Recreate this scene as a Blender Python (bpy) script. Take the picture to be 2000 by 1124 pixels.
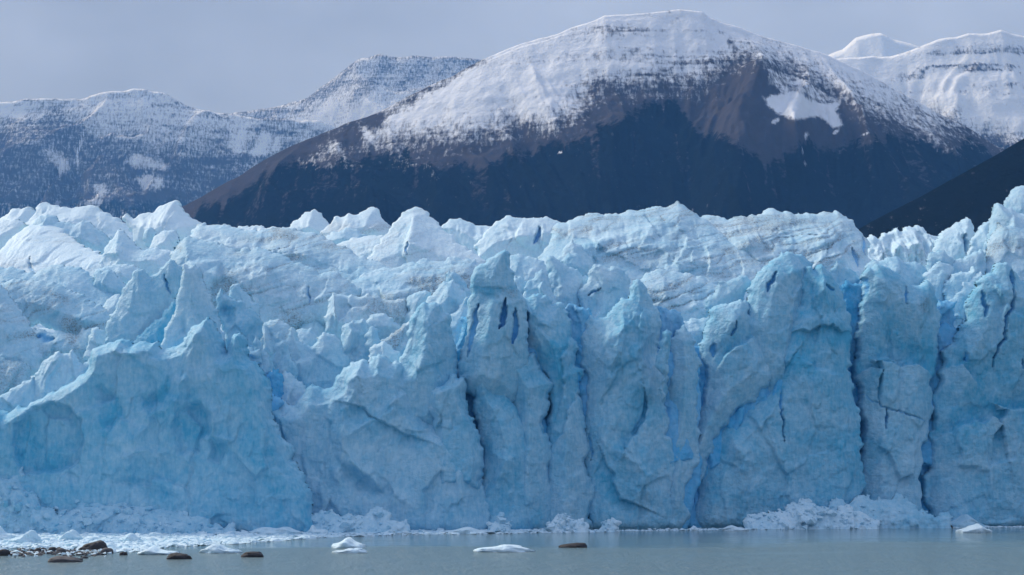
import bpy, bmesh, math, random
import numpy as np
from mathutils import Vector

for o in list(bpy.data.objects):
    bpy.data.objects.remove(o, do_unlink=True)
SC = bpy.context.scene
COL = SC.collection

# ------------------------------------------------------------------ camera
F = 3172.0           # focal length in photo pixels (2000 wide)
CAM_H = 15.0         # metres above the lake
HOR = 911.0          # photo row of the horizon
cam_d = bpy.data.cameras.new('camera')
cam = bpy.data.objects.new('camera', cam_d)
COL.objects.link(cam)
cam.location = (0, 0, CAM_H)
cam.rotation_euler = (math.pi / 2, 0, 0)
cam_d.sensor_width = 36.0
cam_d.lens = 36.0 * F / 2000.0
cam_d.shift_y = (HOR - 562.0) / 2000.0
cam_d.clip_start = 1.0
cam_d.clip_end = 90000.0
SC.camera = cam

# ------------------------------------------------------------------ sky, sun, exposure
SUN_EL, SUN_AZ = math.radians(38), math.radians(-55)      # azimuth from +Y (beyond the glacier), to the left
world = bpy.data.worlds.new('World')
SC.world = world
world.use_nodes = True
wn, wl = world.node_tree.nodes, world.node_tree.links
wn.clear()
w_out = wn.new('ShaderNodeOutputWorld')
w_bg = wn.new('ShaderNodeBackground')
w_sky = wn.new('ShaderNodeTexSky')
w_sky.sky_type = 'NISHITA'
w_sky.sun_disc = False
w_sky.sun_elevation = SUN_EL
w_sky.sun_rotation = SUN_AZ
w_sky.dust_density = 2.0
w_tc = wn.new('ShaderNodeTexCoord')
w_sep = wn.new('ShaderNodeSeparateXYZ')
wl.new(w_tc.outputs['Generated'], w_sep.inputs[0])
# overcast: luminance rises towards the zenith (1 + 2 sin(elevation)) / 3
w_m1 = wn.new('ShaderNodeMath'); w_m1.operation = 'MAXIMUM'; w_m1.inputs[1].default_value = 0.0
wl.new(w_sep.outputs['Z'], w_m1.inputs[0])
w_m2 = wn.new('ShaderNodeMath'); w_m2.operation = 'MULTIPLY_ADD'
w_m2.inputs[1].default_value = 1.15; w_m2.inputs[2].default_value = 0.95
wl.new(w_m1.outputs[0], w_m2.inputs[0])
w_map = wn.new('ShaderNodeMapping'); w_map.inputs['Scale'].default_value = (2.2, 2.2, 4.0)
wl.new(w_tc.outputs['Generated'], w_map.inputs[0])
w_noise = wn.new('ShaderNodeTexNoise')
w_noise.inputs['Scale'].default_value = 2.2
w_noise.inputs['Detail'].default_value = 4.0
w_noise.inputs['Roughness'].default_value = 0.55
wl.new(w_map.outputs[0], w_noise.inputs['Vector'])
w_ramp = wn.new('ShaderNodeMapRange')
w_ramp.inputs['From Min'].default_value = 0.3; w_ramp.inputs['From Max'].default_value = 0.7
w_ramp.inputs['To Min'].default_value = 0.82; w_ramp.inputs['To Max'].default_value = 1.2
wl.new(w_noise.outputs['Fac'], w_ramp.inputs['Value'])
w_m3 = wn.new('ShaderNodeMath'); w_m3.operation = 'MULTIPLY'
wl.new(w_m2.outputs[0], w_m3.inputs[0]); wl.new(w_ramp.outputs[0], w_m3.inputs[1])
w_cloud = wn.new('ShaderNodeVectorMath'); w_cloud.operation = 'SCALE'
w_cloud.inputs[0].default_value = (2.6, 3.1, 4.45)     # grey cloud, before the strength below
wl.new(w_m3.outputs[0], w_cloud.inputs['Scale'])
w_mix = wn.new('ShaderNodeMixRGB'); w_mix.inputs[0].default_value = 0.9
wl.new(w_sky.outputs[0], w_mix.inputs[1]); wl.new(w_cloud.outputs[0], w_mix.inputs[2])
wl.new(w_mix.outputs[0], w_bg.inputs['Color'])
w_bg.inputs['Strength'].default_value = 0.1
wl.new(w_bg.outputs[0], w_out.inputs[0])

sun_d = bpy.data.lights.new('sun', 'SUN')
sun_d.energy = 2.8
sun_d.angle = math.radians(14)
sun_d.color = (1.0, 0.97, 0.93)
sun = bpy.data.objects.new('sun', sun_d)
COL.objects.link(sun)
sd = Vector((math.sin(SUN_AZ) * math.cos(SUN_EL), math.cos(SUN_AZ) * math.cos(SUN_EL), math.sin(SUN_EL)))
sun.rotation_euler = sd.to_track_quat('Z', 'Y').to_euler()

vs = SC.view_settings
vs.view_transform = 'Standard'
vs.look = 'None'
vs.exposure = 0.12
vs.gamma = 1.0
vs.use_curve_mapping = False
SC.cycles.max_bounces = 10
SC.cycles.diffuse_bounces = 8
SC.cycles.glossy_bounces = 2
SC.cycles.volume_bounces = 1
SC.cycles.use_denoising = True

# ------------------------------------------------------------------ noise
def _h(ix, iy, iz, s):
    n = (ix.astype(np.int64) * 374761393 + iy.astype(np.int64) * 668265263 + iz.astype(np.int64) * 2147483647 + s * 974634721) & 0xffffffff
    n = ((n ^ (n >> 13)) * 1274126177) & 0xffffffff
    n = ((n ^ (n >> 16)) * 2246822519) & 0xffffffff
    return ((n ^ (n >> 15)) & 0xffffff) / float(0x1000000)
def vnoise(x, y, s=0):
    ix, iy = np.floor(x), np.floor(y)
    fx, fy = x - ix, y - iy
    fx = fx * fx * fx * (fx * (fx * 6 - 15) + 10); fy = fy * fy * fy * (fy * (fy * 6 - 15) + 10)
    z = np.zeros_like(ix)
    a = _h(ix, iy, z, s); b = _h(ix + 1, iy, z, s); c = _h(ix, iy + 1, z, s); d = _h(ix + 1, iy + 1, z, s)
    return (a + (b - a) * fx) * (1 - fy) + (c + (d - c) * fx) * fy
def fbm(x, y, s=0, o=4, g=0.5, l=2.03):
    t = np.zeros_like(x, dtype=float); a = 1.0; n = 0.0
    for i in range(o):
        t += a * (vnoise(x, y, s + i * 17) - 0.5) * 2; n += a
        x, y = x * l * 0.96 + y * l * 0.28 + 3.1, y * l * 0.96 - x * l * 0.28 + 7.7
        a *= g
    return t / n
def ridged(x, y, s=0, o=4, g=0.5):
    t = np.zeros_like(x, dtype=float); a = 1.0; n = 0.0
    for i in range(o):
        t += a * (1 - 2 * np.abs(vnoise(x, y, s + i * 31) - 0.5) * 2); n += a
        x, y = x * 2.0 * 0.9 + y * 0.87 + 5.3, y * 2.0 * 0.9 - x * 0.87 + 1.7
        a *= g
    return t / n
def cells(x, y, s=0):
    """squared distance to the nearest feature point: scallops with sharp ribs"""
    ix, iy = np.floor(x), np.floor(y)
    best = np.full(x.shape, 9.0)
    z = np.zeros_like(ix)
    for dx in (-1, 0, 1):
        for dy in (-1, 0, 1):
            px = ix + dx + 0.1 + 0.8 * _h(ix + dx, iy + dy, z, s); py = iy + dy + 0.1 + 0.8 * _h(ix + dx, iy + dy, z + 1, s)
            best = np.minimum(best, (px - x) ** 2 + (py - y) ** 2)
    return best
def planes(x, y, s=0, k=60.0):
    """chiselled facets: each cell of a Voronoi diagram is a plane of its own tilt, narrowly blended at the seams"""
    ix, iy = np.floor(x), np.floor(y); z = np.zeros_like(ix)
    nb = []; dm = np.full(x.shape, 9.0)
    for dx in (-1, 0, 1):
        for dy in (-1, 0, 1):
            cx, cy = ix + dx, iy + dy
            px = cx + 0.1 + 0.8 * _h(cx, cy, z, s); py = cy + 0.1 + 0.8 * _h(cx, cy, z + 1, s)
            d = (x - px) ** 2 + (y - py) ** 2
            dm = np.minimum(dm, d); nb.append((cx, cy, px, py, d))
    num = np.zeros_like(x, dtype=float); den = np.zeros_like(x, dtype=float)
    for cx, cy, px, py, d in nb:
        w = np.exp(-k * (d - dm))
        gx = (_h(cx, cy, z + 2, s) - 0.5) * 2; gy = (_h(cx, cy, z + 3, s) - 0.5) * 2; o = (_h(cx, cy, z + 4, s) - 0.5) * 0.5
        num += w * (gx * (x - px) + gy * (y - py) + o); den += w
    return num / den
def sstep(a, b, x):
    t = np.clip((x - a) / (b - a), 0, 1)
    return t * t * (3 - 2 * t)

# ------------------------------------------------------------------ helpers
def at(px, py, Y):
    """point at distance Y seen in the photograph at px, py"""
    return ((px - 1000.0) / F * Y, Y, CAM_H + (HOR - py) / F * Y)
def on_water(px, py):
    Y = CAM_H * F / (py - HOR)
    return ((px - 1000.0) / F * Y, Y, 0.0)
def seg_dist(x, z, pts, closed=False):
    """distance to a polyline, nearest point, side sign"""
    n = len(pts); best = np.full(x.shape, 1e18); nx = np.zeros_like(x); nz = np.zeros_like(x); side = np.zeros_like(x)
    for i in range(n if closed else n - 1):
        ax, az = pts[i]; bx, bz = pts[(i + 1) % n]
        dx, dz = bx - ax, bz - az
        L = dx * dx + dz * dz + 1e-12
        t = np.clip(((x - ax) * dx + (z - az) * dz) / L, 0, 1)
        qx, qz = ax + t * dx, az + t * dz
        d = (x - qx) ** 2 + (z - qz) ** 2
        m = d < best
        best = np.where(m, d, best); nx = np.where(m, qx, nx); nz = np.where(m, qz, nz)
        side = np.where(m, dx * (z - az) - dz * (x - ax), side)
    return np.sqrt(best), nx, nz, side
def in_poly(x, z, pts):
    c = np.zeros(x.shape, bool); n = len(pts)
    for i in range(n):
        ax, az = pts[i]; bx, bz = pts[(i + 1) % n]
        if az == bz: continue
        m = ((az > z) != (bz > z)) & (x < (bx - ax) * (z - az) / (bz - az) + ax)
        c ^= m
    return c
def roughen(pts, rnd, amp, minlen, closed=True):
    """fractal outline: corners stay, edges break up"""
    out = []; n = len(pts)
    def rec(a, b, k):
        dx, dz = b[0] - a[0], b[1] - a[1]; L = math.hypot(dx, dz)
        if L < minlen or k == 0:
            out.append(a); return
        t = 0.5 + rnd.uniform(-.15, .15); o = max(-1.3 / L, min(1.3 / L, rnd.gauss(0, amp)))
        if a[1] < -0.5 and b[1] < -0.5: o = 0.0
        m = (a[0] + dx * t - dz * o, a[1] + dz * t + dx * o)
        rec(a, m, k - 1); rec(m, b, k - 1)
    for i in range(n if closed else n - 1):
        rec(pts[i], pts[(i + 1) % n], 6)
    if not closed: out.append(pts[-1])
    return out
def mesh_from(name, verts, faces, smooth=True):
    me = bpy.data.meshes.new(name)
    verts = np.asarray(verts, dtype=np.float32); faces = np.asarray(faces, dtype=np.int32)
    k = faces.shape[1]
    me.vertices.add(len(verts)); me.vertices.foreach_set('co', verts.ravel())
    me.loops.add(faces.size); me.loops.foreach_set('vertex_index', faces.ravel())
    me.polygons.add(len(faces))
    me.polygons.foreach_set('loop_start', np.arange(0, faces.size, k, dtype=np.int32))
    me.polygons.foreach_set('loop_total', np.full(len(faces), k, dtype=np.int32))
    me.polygons.foreach_set('use_smooth', np.full(len(faces), smooth, dtype=bool))
    me.update(); me.validate()
    return me
def attr(me, name, rgba):
    a = me.color_attributes.new(name, 'FLOAT_COLOR', 'POINT')
    a.data.foreach_set('color', np.asarray(rgba, dtype=np.float32).ravel())
def link(name, me, mat, parent=None):
    o = bpy.data.objects.new(name, me)
    if mat is not None: me.materials.append(mat)
    COL.objects.link(o)
    if parent is not None: o.parent = parent
    return o
def tag(o, label=None, cat=None, group=None, kind=None):
    if label: o['label'] = label
    if cat: o['category'] = cat
    if group: o['group'] = group
    if kind: o['kind'] = kind
    return o

# ------------------------------------------------------------------ materials
def new_mat(name):
    m = bpy.data.materials.new(name); m.use_nodes = True
    n = m.node_tree.nodes; n.clear()
    out = n.new('ShaderNodeOutputMaterial'); b = n.new('ShaderNodeBsdfPrincipled')
    m.node_tree.links.new(b.outputs[0], out.inputs[0])
    return m, n, m.node_tree.links, b
def mapped(n, l, scale, rot=(0, 0, 0)):
    tc = n.new('ShaderNodeNewGeometry'); mp = n.new('ShaderNodeMapping')
    mp.inputs['Scale'].default_value = scale; mp.inputs['Rotation'].default_value = rot
    l.new(tc.outputs['Position'], mp.inputs['Vector'])
    return mp.outputs[0]
def noise(n, l, vec, scale, detail=4, rough=0.55, dist=0.0):
    t = n.new('ShaderNodeTexNoise'); t.inputs['Scale'].default_value = scale; t.inputs['Detail'].default_value = detail
    t.inputs['Roughness'].default_value = rough; t.inputs['Distortion'].default_value = dist
    l.new(vec, t.inputs['Vector']); return t.outputs['Fac']
def mrange(n, l, v, a, b, c, d):
    r = n.new('ShaderNodeMapRange'); r.inputs[1].default_value = a; r.inputs[2].default_value = b
    r.inputs[3].default_value = c; r.inputs[4].default_value = d; r.interpolation_type = 'SMOOTHSTEP'
    l.new(v, r.inputs[0]); return r.outputs[0]
def math_n(n, l, op, a, b):
    m = n.new('ShaderNodeMath'); m.operation = op
    for i, v in enumerate((a, b)):
        if isinstance(v, (int, float)): m.inputs[i].default_value = v
        else: l.new(v, m.inputs[i])
    return m.outputs[0]
def mixc(n, l, f, a, b):
    m = n.new('ShaderNodeMixRGB')
    for i, v in enumerate((f, a, b)):
        if isinstance(v, (int, float)): m.inputs[i].default_value = v
        elif isinstance(v, tuple): m.inputs[i].default_value = (*v, 1)
        else: l.new(v, m.inputs[i])
    return m.outputs[0]
def bump(n, l, b, h, strength, dist):
    bp = n.new('ShaderNodeBump'); bp.inputs['Strength'].default_value = strength; bp.inputs['Distance'].default_value = dist
    l.new(h, bp.inputs['Height']); l.new(bp.outputs[0], b.inputs['Normal'])

CRUST = (0.72, 0.88, 0.94)      # weathered, bubbly surface ice
BLUE = (0.10, 0.45, 0.66)       # dense bubble-free ice
DEEP = (0.03, 0.46, 0.92)       # clear crevasse ice, its blue brightened in place of light glowing inside
def ice_material():
    m, n, l, b = new_mat('glacier_ice')
    at_ = n.new('ShaderNodeAttribute'); at_.attribute_name = 'ice'
    sp = n.new('ShaderNodeSeparateColor'); l.new(at_.outputs['Color'], sp.inputs[0])
    p = mapped(n, l, (1, 1, 1))
    n1 = noise(n, l, p, 0.12, 5, 0.6, 0.6)
    n2 = noise(n, l, p, 0.7, 4, 0.6, 0.3)
    n3 = noise(n, l, mapped(n, l, (1.0, 1.0, 0.25)), 1.6, 4, 0.65)
    v = math_n(n, l, 'ADD', mrange(n, l, n1, 0.3, 0.7, -0.12, 0.12), mrange(n, l, n2, 0.3, 0.7, -0.08, 0.08))
    v = math_n(n, l, 'ADD', v, mrange(n, l, n3, 0.3, 0.7, -0.08, 0.08))
    f = math_n(n, l, 'ADD', sp.outputs[0], v)
    cl = n.new('ShaderNodeClamp'); l.new(f, cl.inputs[0])
    c = mixc(n, l, cl.outputs[0], CRUST, BLUE)
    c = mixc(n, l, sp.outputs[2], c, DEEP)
    # wind-blown grit melted into the surface
    d1 = mrange(n, l, noise(n, l, p, 2.2, 6, 0.75), 0.42, 0.68, 0.15, 1.0)
    dm = math_n(n, l, 'MULTIPLY', sp.outputs[1], d1)
    c = mixc(n, l, dm, c, (0.15, 0.135, 0.13))
    l.new(c, b.inputs['Base Color'])
    b.inputs['Roughness'].default_value = 0.55
    b.inputs['IOR'].default_value = 1.31
    b.inputs['Specular IOR Level'].default_value = 0.3
    vo = n.new('ShaderNodeTexVoronoi'); vo.inputs['Scale'].default_value = 0.8; vo.inputs['Randomness'].default_value = 1.0
    wp = n.new('ShaderNodeVectorMath'); wp.operation = 'MULTIPLY_ADD'
    nz = n.new('ShaderNodeTexNoise'); nz.inputs['Scale'].default_value = 0.6; nz.inputs['Detail'].default_value = 3; l.new(p, nz.inputs['Vector'])
    l.new(nz.outputs['Color'], wp.inputs[0]); wp.inputs[1].default_value = (1.6, 1.6, 1.6); l.new(p, wp.inputs[2]); l.new(wp.outputs[0], vo.inputs['Vector'])
    hb = math_n(n, l, 'ADD', noise(n, l, p, 1.3, 6, 0.66, 0.3), math_n(n, l, 'MULTIPLY', vo.outputs['Distance'], -0.45))
    lay = noise(n, l, mapped(n, l, (0.10, 0.10, 1.6), (0.0, 0.12, 0.0)), 1.0, 4, 0.7, 0.3)
    hb = math_n(n, l, 'ADD', hb, math_n(n, l, 'MULTIPLY', lay, 0.35))
    vo2 = n.new('ShaderNodeTexVoronoi'); vo2.inputs['Scale'].default_value = 2.1; l.new(wp.outputs[0], vo2.inputs['Vector'])
    hb = math_n(n, l, 'ADD', hb, math_n(n, l, 'MULTIPLY', vo2.outputs['Distance'], -0.28))
    bump(n, l, b, hb, 0.65, 0.45)
    return m
ICE = ice_material()

# ------------------------------------------------------------------ lake
def lake_material():
    m, n, l, b = new_mat('glacial_water')
    b.inputs['Base Color'].default_value = (0.17, 0.25, 0.26, 1)
    b.inputs['IOR'].default_value = 1.33
    p = mapped(n, l, (1, 1, 1))
    pn = noise(n, l, mapped(n, l, (0.012, 0.03, 1)), 1.0, 3, 0.5)
    sepx = n.new('ShaderNodeSeparateXYZ'); g = n.new('ShaderNodeNewGeometry'); l.new(g.outputs['Position'], sepx.inputs[0])
    # sheltered, glassy water close under the ice; a breeze ruffles the open lake
    yy = math_n(n, l, 'ADD', sepx.outputs[1], mrange(n, l, pn, 0.3, 0.7, -26, 26))
    yy = math_n(n, l, 'ADD', yy, math_n(n, l, 'MULTIPLY', sepx.outputs[0], -0.22))
    ruff = mrange(n, l, yy, 262, 330, 1.0, 0.12)
    w1 = noise(n, l, mapped(n, l, (1, 0.8, 1)), 1.5, 4, 0.6)
    w2 = noise(n, l, mapped(n, l, (0.6, 0.4, 1)), 0.45, 2, 0.5)
    h = math_n(n, l, 'ADD', w1, math_n(n, l, 'MULTIPLY', w2, 1.4))
    bp = n.new('ShaderNodeBump'); bp.inputs['Distance'].default_value = 0.7
    l.new(ruff, bp.inputs['Strength']); l.new(h, bp.inputs['Height']); l.new(bp.outputs[0], b.inputs['Normal'])
    l.new(mrange(n, l, ruff, 0.1, 1.0, 0.06, 0.2), b.inputs['Roughness'])
    return m
me = mesh_from('lake', [(-16000, -900, 0), (16000, -900, 0), (16000, 14400, 0), (-16000, 14400, 0)], [(0, 1, 2, 3)])
tag(link('lake', me, lake_material()), 'milky grey-blue glacial lake in front of the ice cliff', kind='structure')

# ------------------------------------------------------------------ mountains
def mountain_material():
    m, n, l, b = new_mat('mountain_side')
    at_ = n.new('ShaderNodeAttribute'); at_.attribute_name = 'cover'
    sp = n.new('ShaderNodeSeparateColor'); l.new(at_.outputs['Color'], sp.inputs[0])
    p = mapped(n, l, (1, 1, 1))
    rk = mixc(n, l, noise(n, l, p, 0.012, 6, 0.65), (0.042, 0.041, 0.05), (0.098, 0.089, 0.098))
    fo = mixc(n, l, noise(n, l, p, 0.03, 5, 0.7), (0.003, 0.006, 0.008), (0.009, 0.013, 0.013))
    fine = noise(n, l, p, 0.045, 5, 0.7)
    st = noise(n, l, mapped(n, l, (1.0, 0.35, 0.2), (0.0, 0.55, 0.0)), 0.085, 6, 0.72)
    bd = noise(n, l, mapped(n, l, (0.07, 0.07, 1.0)), 0.05, 5, 0.7)
    nzv = math_n(n, l, 'ADD', math_n(n, l, 'MULTIPLY', mrange(n, l, st, 0.25, 0.75, 0, 1), 0.5), math_n(n, l, 'ADD', math_n(n, l, 'MULTIPLY', mrange(n, l, fine, 0.25, 0.75, 0, 1), 0.28), math_n(n, l, 'MULTIPLY', mrange(n, l, bd, 0.25, 0.75, 0, 1), 0.22)))
    snow = mrange(n, l, math_n(n, l, 'SUBTRACT', sp.outputs[0], nzv), -0.28, 0.3, 0.0, 1.0)
    forest = mrange(n, l, math_n(n, l, 'ADD', sp.outputs[1], mrange(n, l, fine, 0.25, 0.75, -0.3, 0.3)), 0.3, 0.7, 0.0, 1.0)
    c = mixc(n, l, forest, rk, fo)
    c = mixc(n, l, snow, c, (0.80, 0.82, 0.86))
    l.new(c, b.inputs['Base Color'])
    b.inputs['Roughness'].default_value = 0.95
    b.inputs['Specular IOR Level'].default_value = 0.0
    bump(n, l, b, noise(n, l, p, 0.03, 6, 0.65), 0.6, 18.0)
    return m
ROCK_M = mountain_material()
def line_at(pts, x):
    p = np.array(sorted(pts), float)
    return np.interp(x, p[:, 0], p[:, 1])
def mountain(label, ridge, Yr, Yb, cover, px_rng, nx, nv, seed, power=1.15, rough=1.0, strata=0.0, spur=None):
    """terrain: a ridge line at distance Yr falling towards the viewer to Yb, and away behind"""
    u = np.linspace(px_rng[0], px_rng[1], nx)
    v = np.concatenate([np.linspace(-0.5, -0.03, 8), np.linspace(0, 1, nv)])
    U, V = np.meshgrid(u, v)
    X = (U - 1000.0) / F * Yr
    zr = CAM_H + (HOR - line_at(ridge, U)) / F * Yr
    k = (Yr - Yb) / 3000.0
    wob = fbm(X / 900.0 / max(k, .4), V * 2.0, seed + 5, 3) * 0.05 * np.clip(V, 0, 1)
    Vw = np.clip(np.abs(V) + wob, 0, 1.2)
    Y = Yr - V * (Yr - Yb)
    s = np.where(V >= 0, np.clip(1 - Vw, 0, 1) ** power, 1 - Vw * 1.3)
    Z = zr * s
    env = np.clip(V * 5, 0, 1) * np.clip((1.02 - V) * 3, 0, 1)
    sc = Yr / 5500.0
    gul = ridged(X / (420 * sc) + fbm(X / 800, Y / 800, seed, 2) * 0.8, Y / (1700 * sc), seed + 1, 5, 0.55)
    Z += env * rough * sc * (gul - 0.5) * 135
    Z += env * rough * sc * fbm(X / (260 * sc), Y / (260 * sc), seed + 2, 5, 0.55) * 45
    Z += np.clip(V * 30, 0, 1) * sc * fbm(X / (60 * sc), Y / (60 * sc), seed + 3, 3) * 7 * rough
    if strata:
        q = Z / (70 * sc) + fbm(X / 900, Y / 900, seed + 9, 3) * 0.7
        Z += env * strata * sc * 7 * (np.abs((q % 1.0) - 0.5) * 2 - 0.5) * sstep(1050, 1250, Z)
    Z += np.where(V < 0.01, sc * fbm(X / (150 * sc), X * 0, seed + 4, 4) * 12 * rough, 0)
    if spur is not None:
        Z += spur(U, V, X, Y, Z) * env
    PX = 1000 + F * X / Y; PY = HOR - (Z - CAM_H) / Y * F
    co = np.stack([X, Y, Z], -1).reshape(-1, 3)
    ny = len(v); idx = np.arange(nx * ny).reshape(ny, nx)
    fa = np.stack([idx[:-1, :-1], idx[1:, :-1], idx[1:, 1:], idx[:-1, 1:]], -1).reshape(-1, 4)
    me = mesh_from('mountain', co, fa)
    sn, fo = cover(PX, PY, X, Y, Z, gul)
    attr(me, 'cover', np.stack([sn, fo, sn * 0, sn * 0 + 1], -1).reshape(-1, 4))
    return tag(link('mountain', me, ROCK_M), label, kind='structure')

# main mountain
SNOWLINE = [(300, 200), (520, 290), (600, 308), (700, 322), (760, 322), (820, 310), (900, 302), (1000, 290), (1080, 276), (1130, 240), (1165, 212), (1210, 204), (1280, 216), (1340, 212),
            (1390, 188), (1430, 150), (1462, 118), (1500, 128), (1560, 150), (1620, 182), (1680, 208), (1740, 232), (1800, 250), (1860, 262), (1920, 280), (2000, 298), (2200, 320)]
TREELINE = [(200, 470), (360, 425), (420, 395), (480, 362), (540, 335), (600, 312), (660, 300), (740, 318), (800, 305), (860, 318), (930, 308), (1000, 310), (1060, 300), (1110, 285),
            (1150, 268), (1200, 240), (1235, 226), (1285, 226), (1330, 235), (1370, 262), (1420, 262), (1450, 290), (1500, 312), (1540, 298), (1580, 272), (1640, 300), (1700, 285), (1790, 275), (1860, 290), (1950, 300), (2200, 330)]
CIRQUE = [(1492, 192), (1530, 185), (1556, 178), (1580, 196), (1612, 204), (1640, 198), (1632, 220), (1645, 246), (1628, 250), (1612, 232), (1590, 226), (1560, 234), (1530, 226), (1505, 212)]
def main_cover(PX, PY, X, Y, Z, gul):
    st = fbm(X / 90 + Z / 160, Z / 240, 61, 4, 0.6)                      # downhill streaks
    hb = fbm(X / 700 + 4, Z / 22, 62, 4, 0.6)                            # level rock bands
    sl = line_at(SNOWLINE, PX)
    hgt = sl - PY
    sn = sstep(-85, 120, hgt + st * 30 + (gul - 0.5) * 40)
    sn = -0.08 + 1.14 * sn
    band = sstep(-0.05, 0.3, hb + 0.25 * st) * sstep(20, 70, hgt) * sstep(250, 120, PY) * sstep(1480, 1380, PX)
    sn -= 0.3 * band
    sn -= 0.34 * sstep(0.0, 0.3, hb * .6 + .25 + st * .4) * np.exp(-((PX - 1215) / 62) ** 2 - ((PY - 52) / 20) ** 2)
    sn -= 0.4 * np.exp(-((PX - 1320 - (PY - 40) * .5) / 16) ** 2 - ((PY - 40) / 16) ** 2)
    d, *_ = seg_dist(PX, PY, [(1385, 30), (1402, 52), (1425, 80), (1435, 100)])
    sn -= 0.4 * np.exp(-(d / 6) ** 2) * (0.6 + st)
    edge = line_at([(440, 60), (560, 50), (720, 44), (850, 26), (960, 12), (1050, 2), (2200, 0)], PX)
    rt = line_at(MAIN_RIDGE, PX)
    sn -= 0.6 * sstep(1.0, 0.2, (PY - rt) / np.maximum(edge, 1) + st * .5) * sstep(1000, 880, PX)
    inside = in_poly(PX, PY, CIRQUE); d, *_ = seg_dist(PX, PY, CIRQUE, True)
    sn = np.where(inside, 0.62 + 0.4 * np.clip(d / 6, 0, 1) + .3 * st, np.maximum(sn, 0.5 * np.exp(-(d / 5.0) ** 2)))
    for (x, y, rx, ry) in ((1515, 237, 10, 6), (1575, 264, 5, 7), (1632, 258, 7, 5), (1573, 320, 4, 3), (1094, 298, 5, 3), (1690, 262, 9, 3), (1568, 298, 2, 4)):
        sn = np.maximum(sn, 0.8 * np.exp(-(((PX - x) / rx) ** 2 + ((PY - y + (PX - x) * .3) / ry) ** 2) ** 2))
    wall = in_poly(PX, PY, [(1500, 135), (1560, 152), (1625, 190), (1640, 200), (1600, 200), (1560, 178), (1530, 182), (1500, 165)])
    sn = np.where(wall, 0.45 + .5 * st, sn)
    tl = line_at(TREELINE, PX)
    tong = fbm(X / 130 + 9, Y / 900, 63, 4, 0.55)
    scr = sstep(0.12, 0.42, fbm(X / 45 + 2, Y / 1300 + Z / 900, 64, 4, 0.6)) * sstep(190, 40, PY - tl)
    fo = np.clip(0.5 + (PY - tl + tong * 44) / 40, 0, 1) - 0.42 * scr
    return np.clip(sn, 0, 1), np.clip(fo, 0, 1)
MAIN_RIDGE = [(150, 500), (260, 462), (320, 428), (360, 402), (390, 388), (430, 363), (480, 333), (540, 300), (600, 274), (660, 250), (720, 225), (800, 190), (880, 150), (940, 115), (1000, 88), (1100, 58), (1160, 40),
              (1180, 30), (1250, 25), (1340, 21), (1372, 25), (1385, 36), (1420, 50), (1470, 64), (1550, 86), (1620, 110), (1700, 150), (1800, 205), (1900, 258), (2000, 310), (2200, 420)]
def main_spur(U, V, X, Y, Z):
    def rdg(pts, w, h):
        d, *_ = seg_dist(U, V * 600, pts)
        return h * np.exp(-(d / w) ** 1.3)
    return rdg([(1465, 95), (1400, 210), (1320, 400)], 60, 90) + rdg([(1465, 95), (1640, 180), (1760, 330)], 45, 70) - rdg([(1560, 190), (1600, 260)], 60, 60)
mountain('broad snow-capped mountain with dark forested foot behind the glacier', MAIN_RIDGE, 5600, 3600, main_cover, (140, 2300), 900, 330, 11, 1.1, 1.0, 1.0, main_spur)

def right_cover(PX, PY, X, Y, Z, gul):
    st = fbm(X / 70 + PY / 60, Y / 300, 71, 4, 0.6); hb = fbm(X / 500, Z / 30, 72, 4, 0.6)
    sl = line_at([(1500, 190), (1700, 215), (1800, 235), (1900, 262), (2000, 280), (2200, 310)], PX)
    sn = -0.05 + 1.0 * sstep(-45, 60, sl - PY + st * 26)
    sn -= 0.6 * sstep(-0.15, 0.3, hb + .3 * st - .05) * sstep(1690, 1800, PX) * sstep(1, 0, np.abs(PY - 130) / 90)
    return np.clip(sn, 0, 1), np.clip(0.5 + (PY - 285) / 30, 0, 1)
mountain('craggy snowy ridge beyond the right shoulder of the broad mountain', [(1400, 130), (1560, 122), (1620, 112), (1660, 113), (1720, 113), (1765, 100), (1800, 86), (1830, 79), (1865, 76), (1890, 68), (1925, 66), (1955, 58), (1975, 66), (2000, 72), (2080, 60), (2200, 90)],
         9000, 6500, right_cover, (1380, 2260), 420, 180, 23, 1.05, 1.1, 1.2)
def hill_cover(PX, PY, X, Y, Z, gul):
    return np.zeros_like(PX), np.clip(0.95 - 0.5 * sstep(0.55, 0.9, fbm(X / 150, Y / 500, 81, 3) + sstep(1900, 2000, PX) * .5), 0, 1)
mountain('dark wooded hillside falling in from the right edge', [(1560, 520), (1640, 470), (1680, 446), (1700, 434), (1750, 408), (1800, 383), (1850, 355), (1900, 328), (1950, 301), (2000, 272), (2100, 215), (2300, 120)],
         2700, 1900, hill_cover, (1560, 2330), 260, 120, 31, 1.0, 0.35)
LP = [[(88, 292), (104, 288), (120, 300), (133, 328), (120, 336), (104, 318), (86, 310)], [(245, 318), (262, 302), (300, 312), (332, 324), (325, 333), (280, 324), (262, 322)],
      [(270, 348), (300, 342), (322, 346), (318, 370), (282, 373)], [(186, 364), (204, 360), (212, 376), (196, 386), (186, 382)], [(154, 406), (184, 388), (206, 394), (180, 406)], [(98, 390), (118, 387), (115, 402), (102, 404)],
      [(0, 202), (160, 198), (150, 215), (60, 240), (0, 225)], [(430, 262), (470, 250), (540, 262), (560, 285), (520, 305), (470, 302), (440, 290)]]
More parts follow.
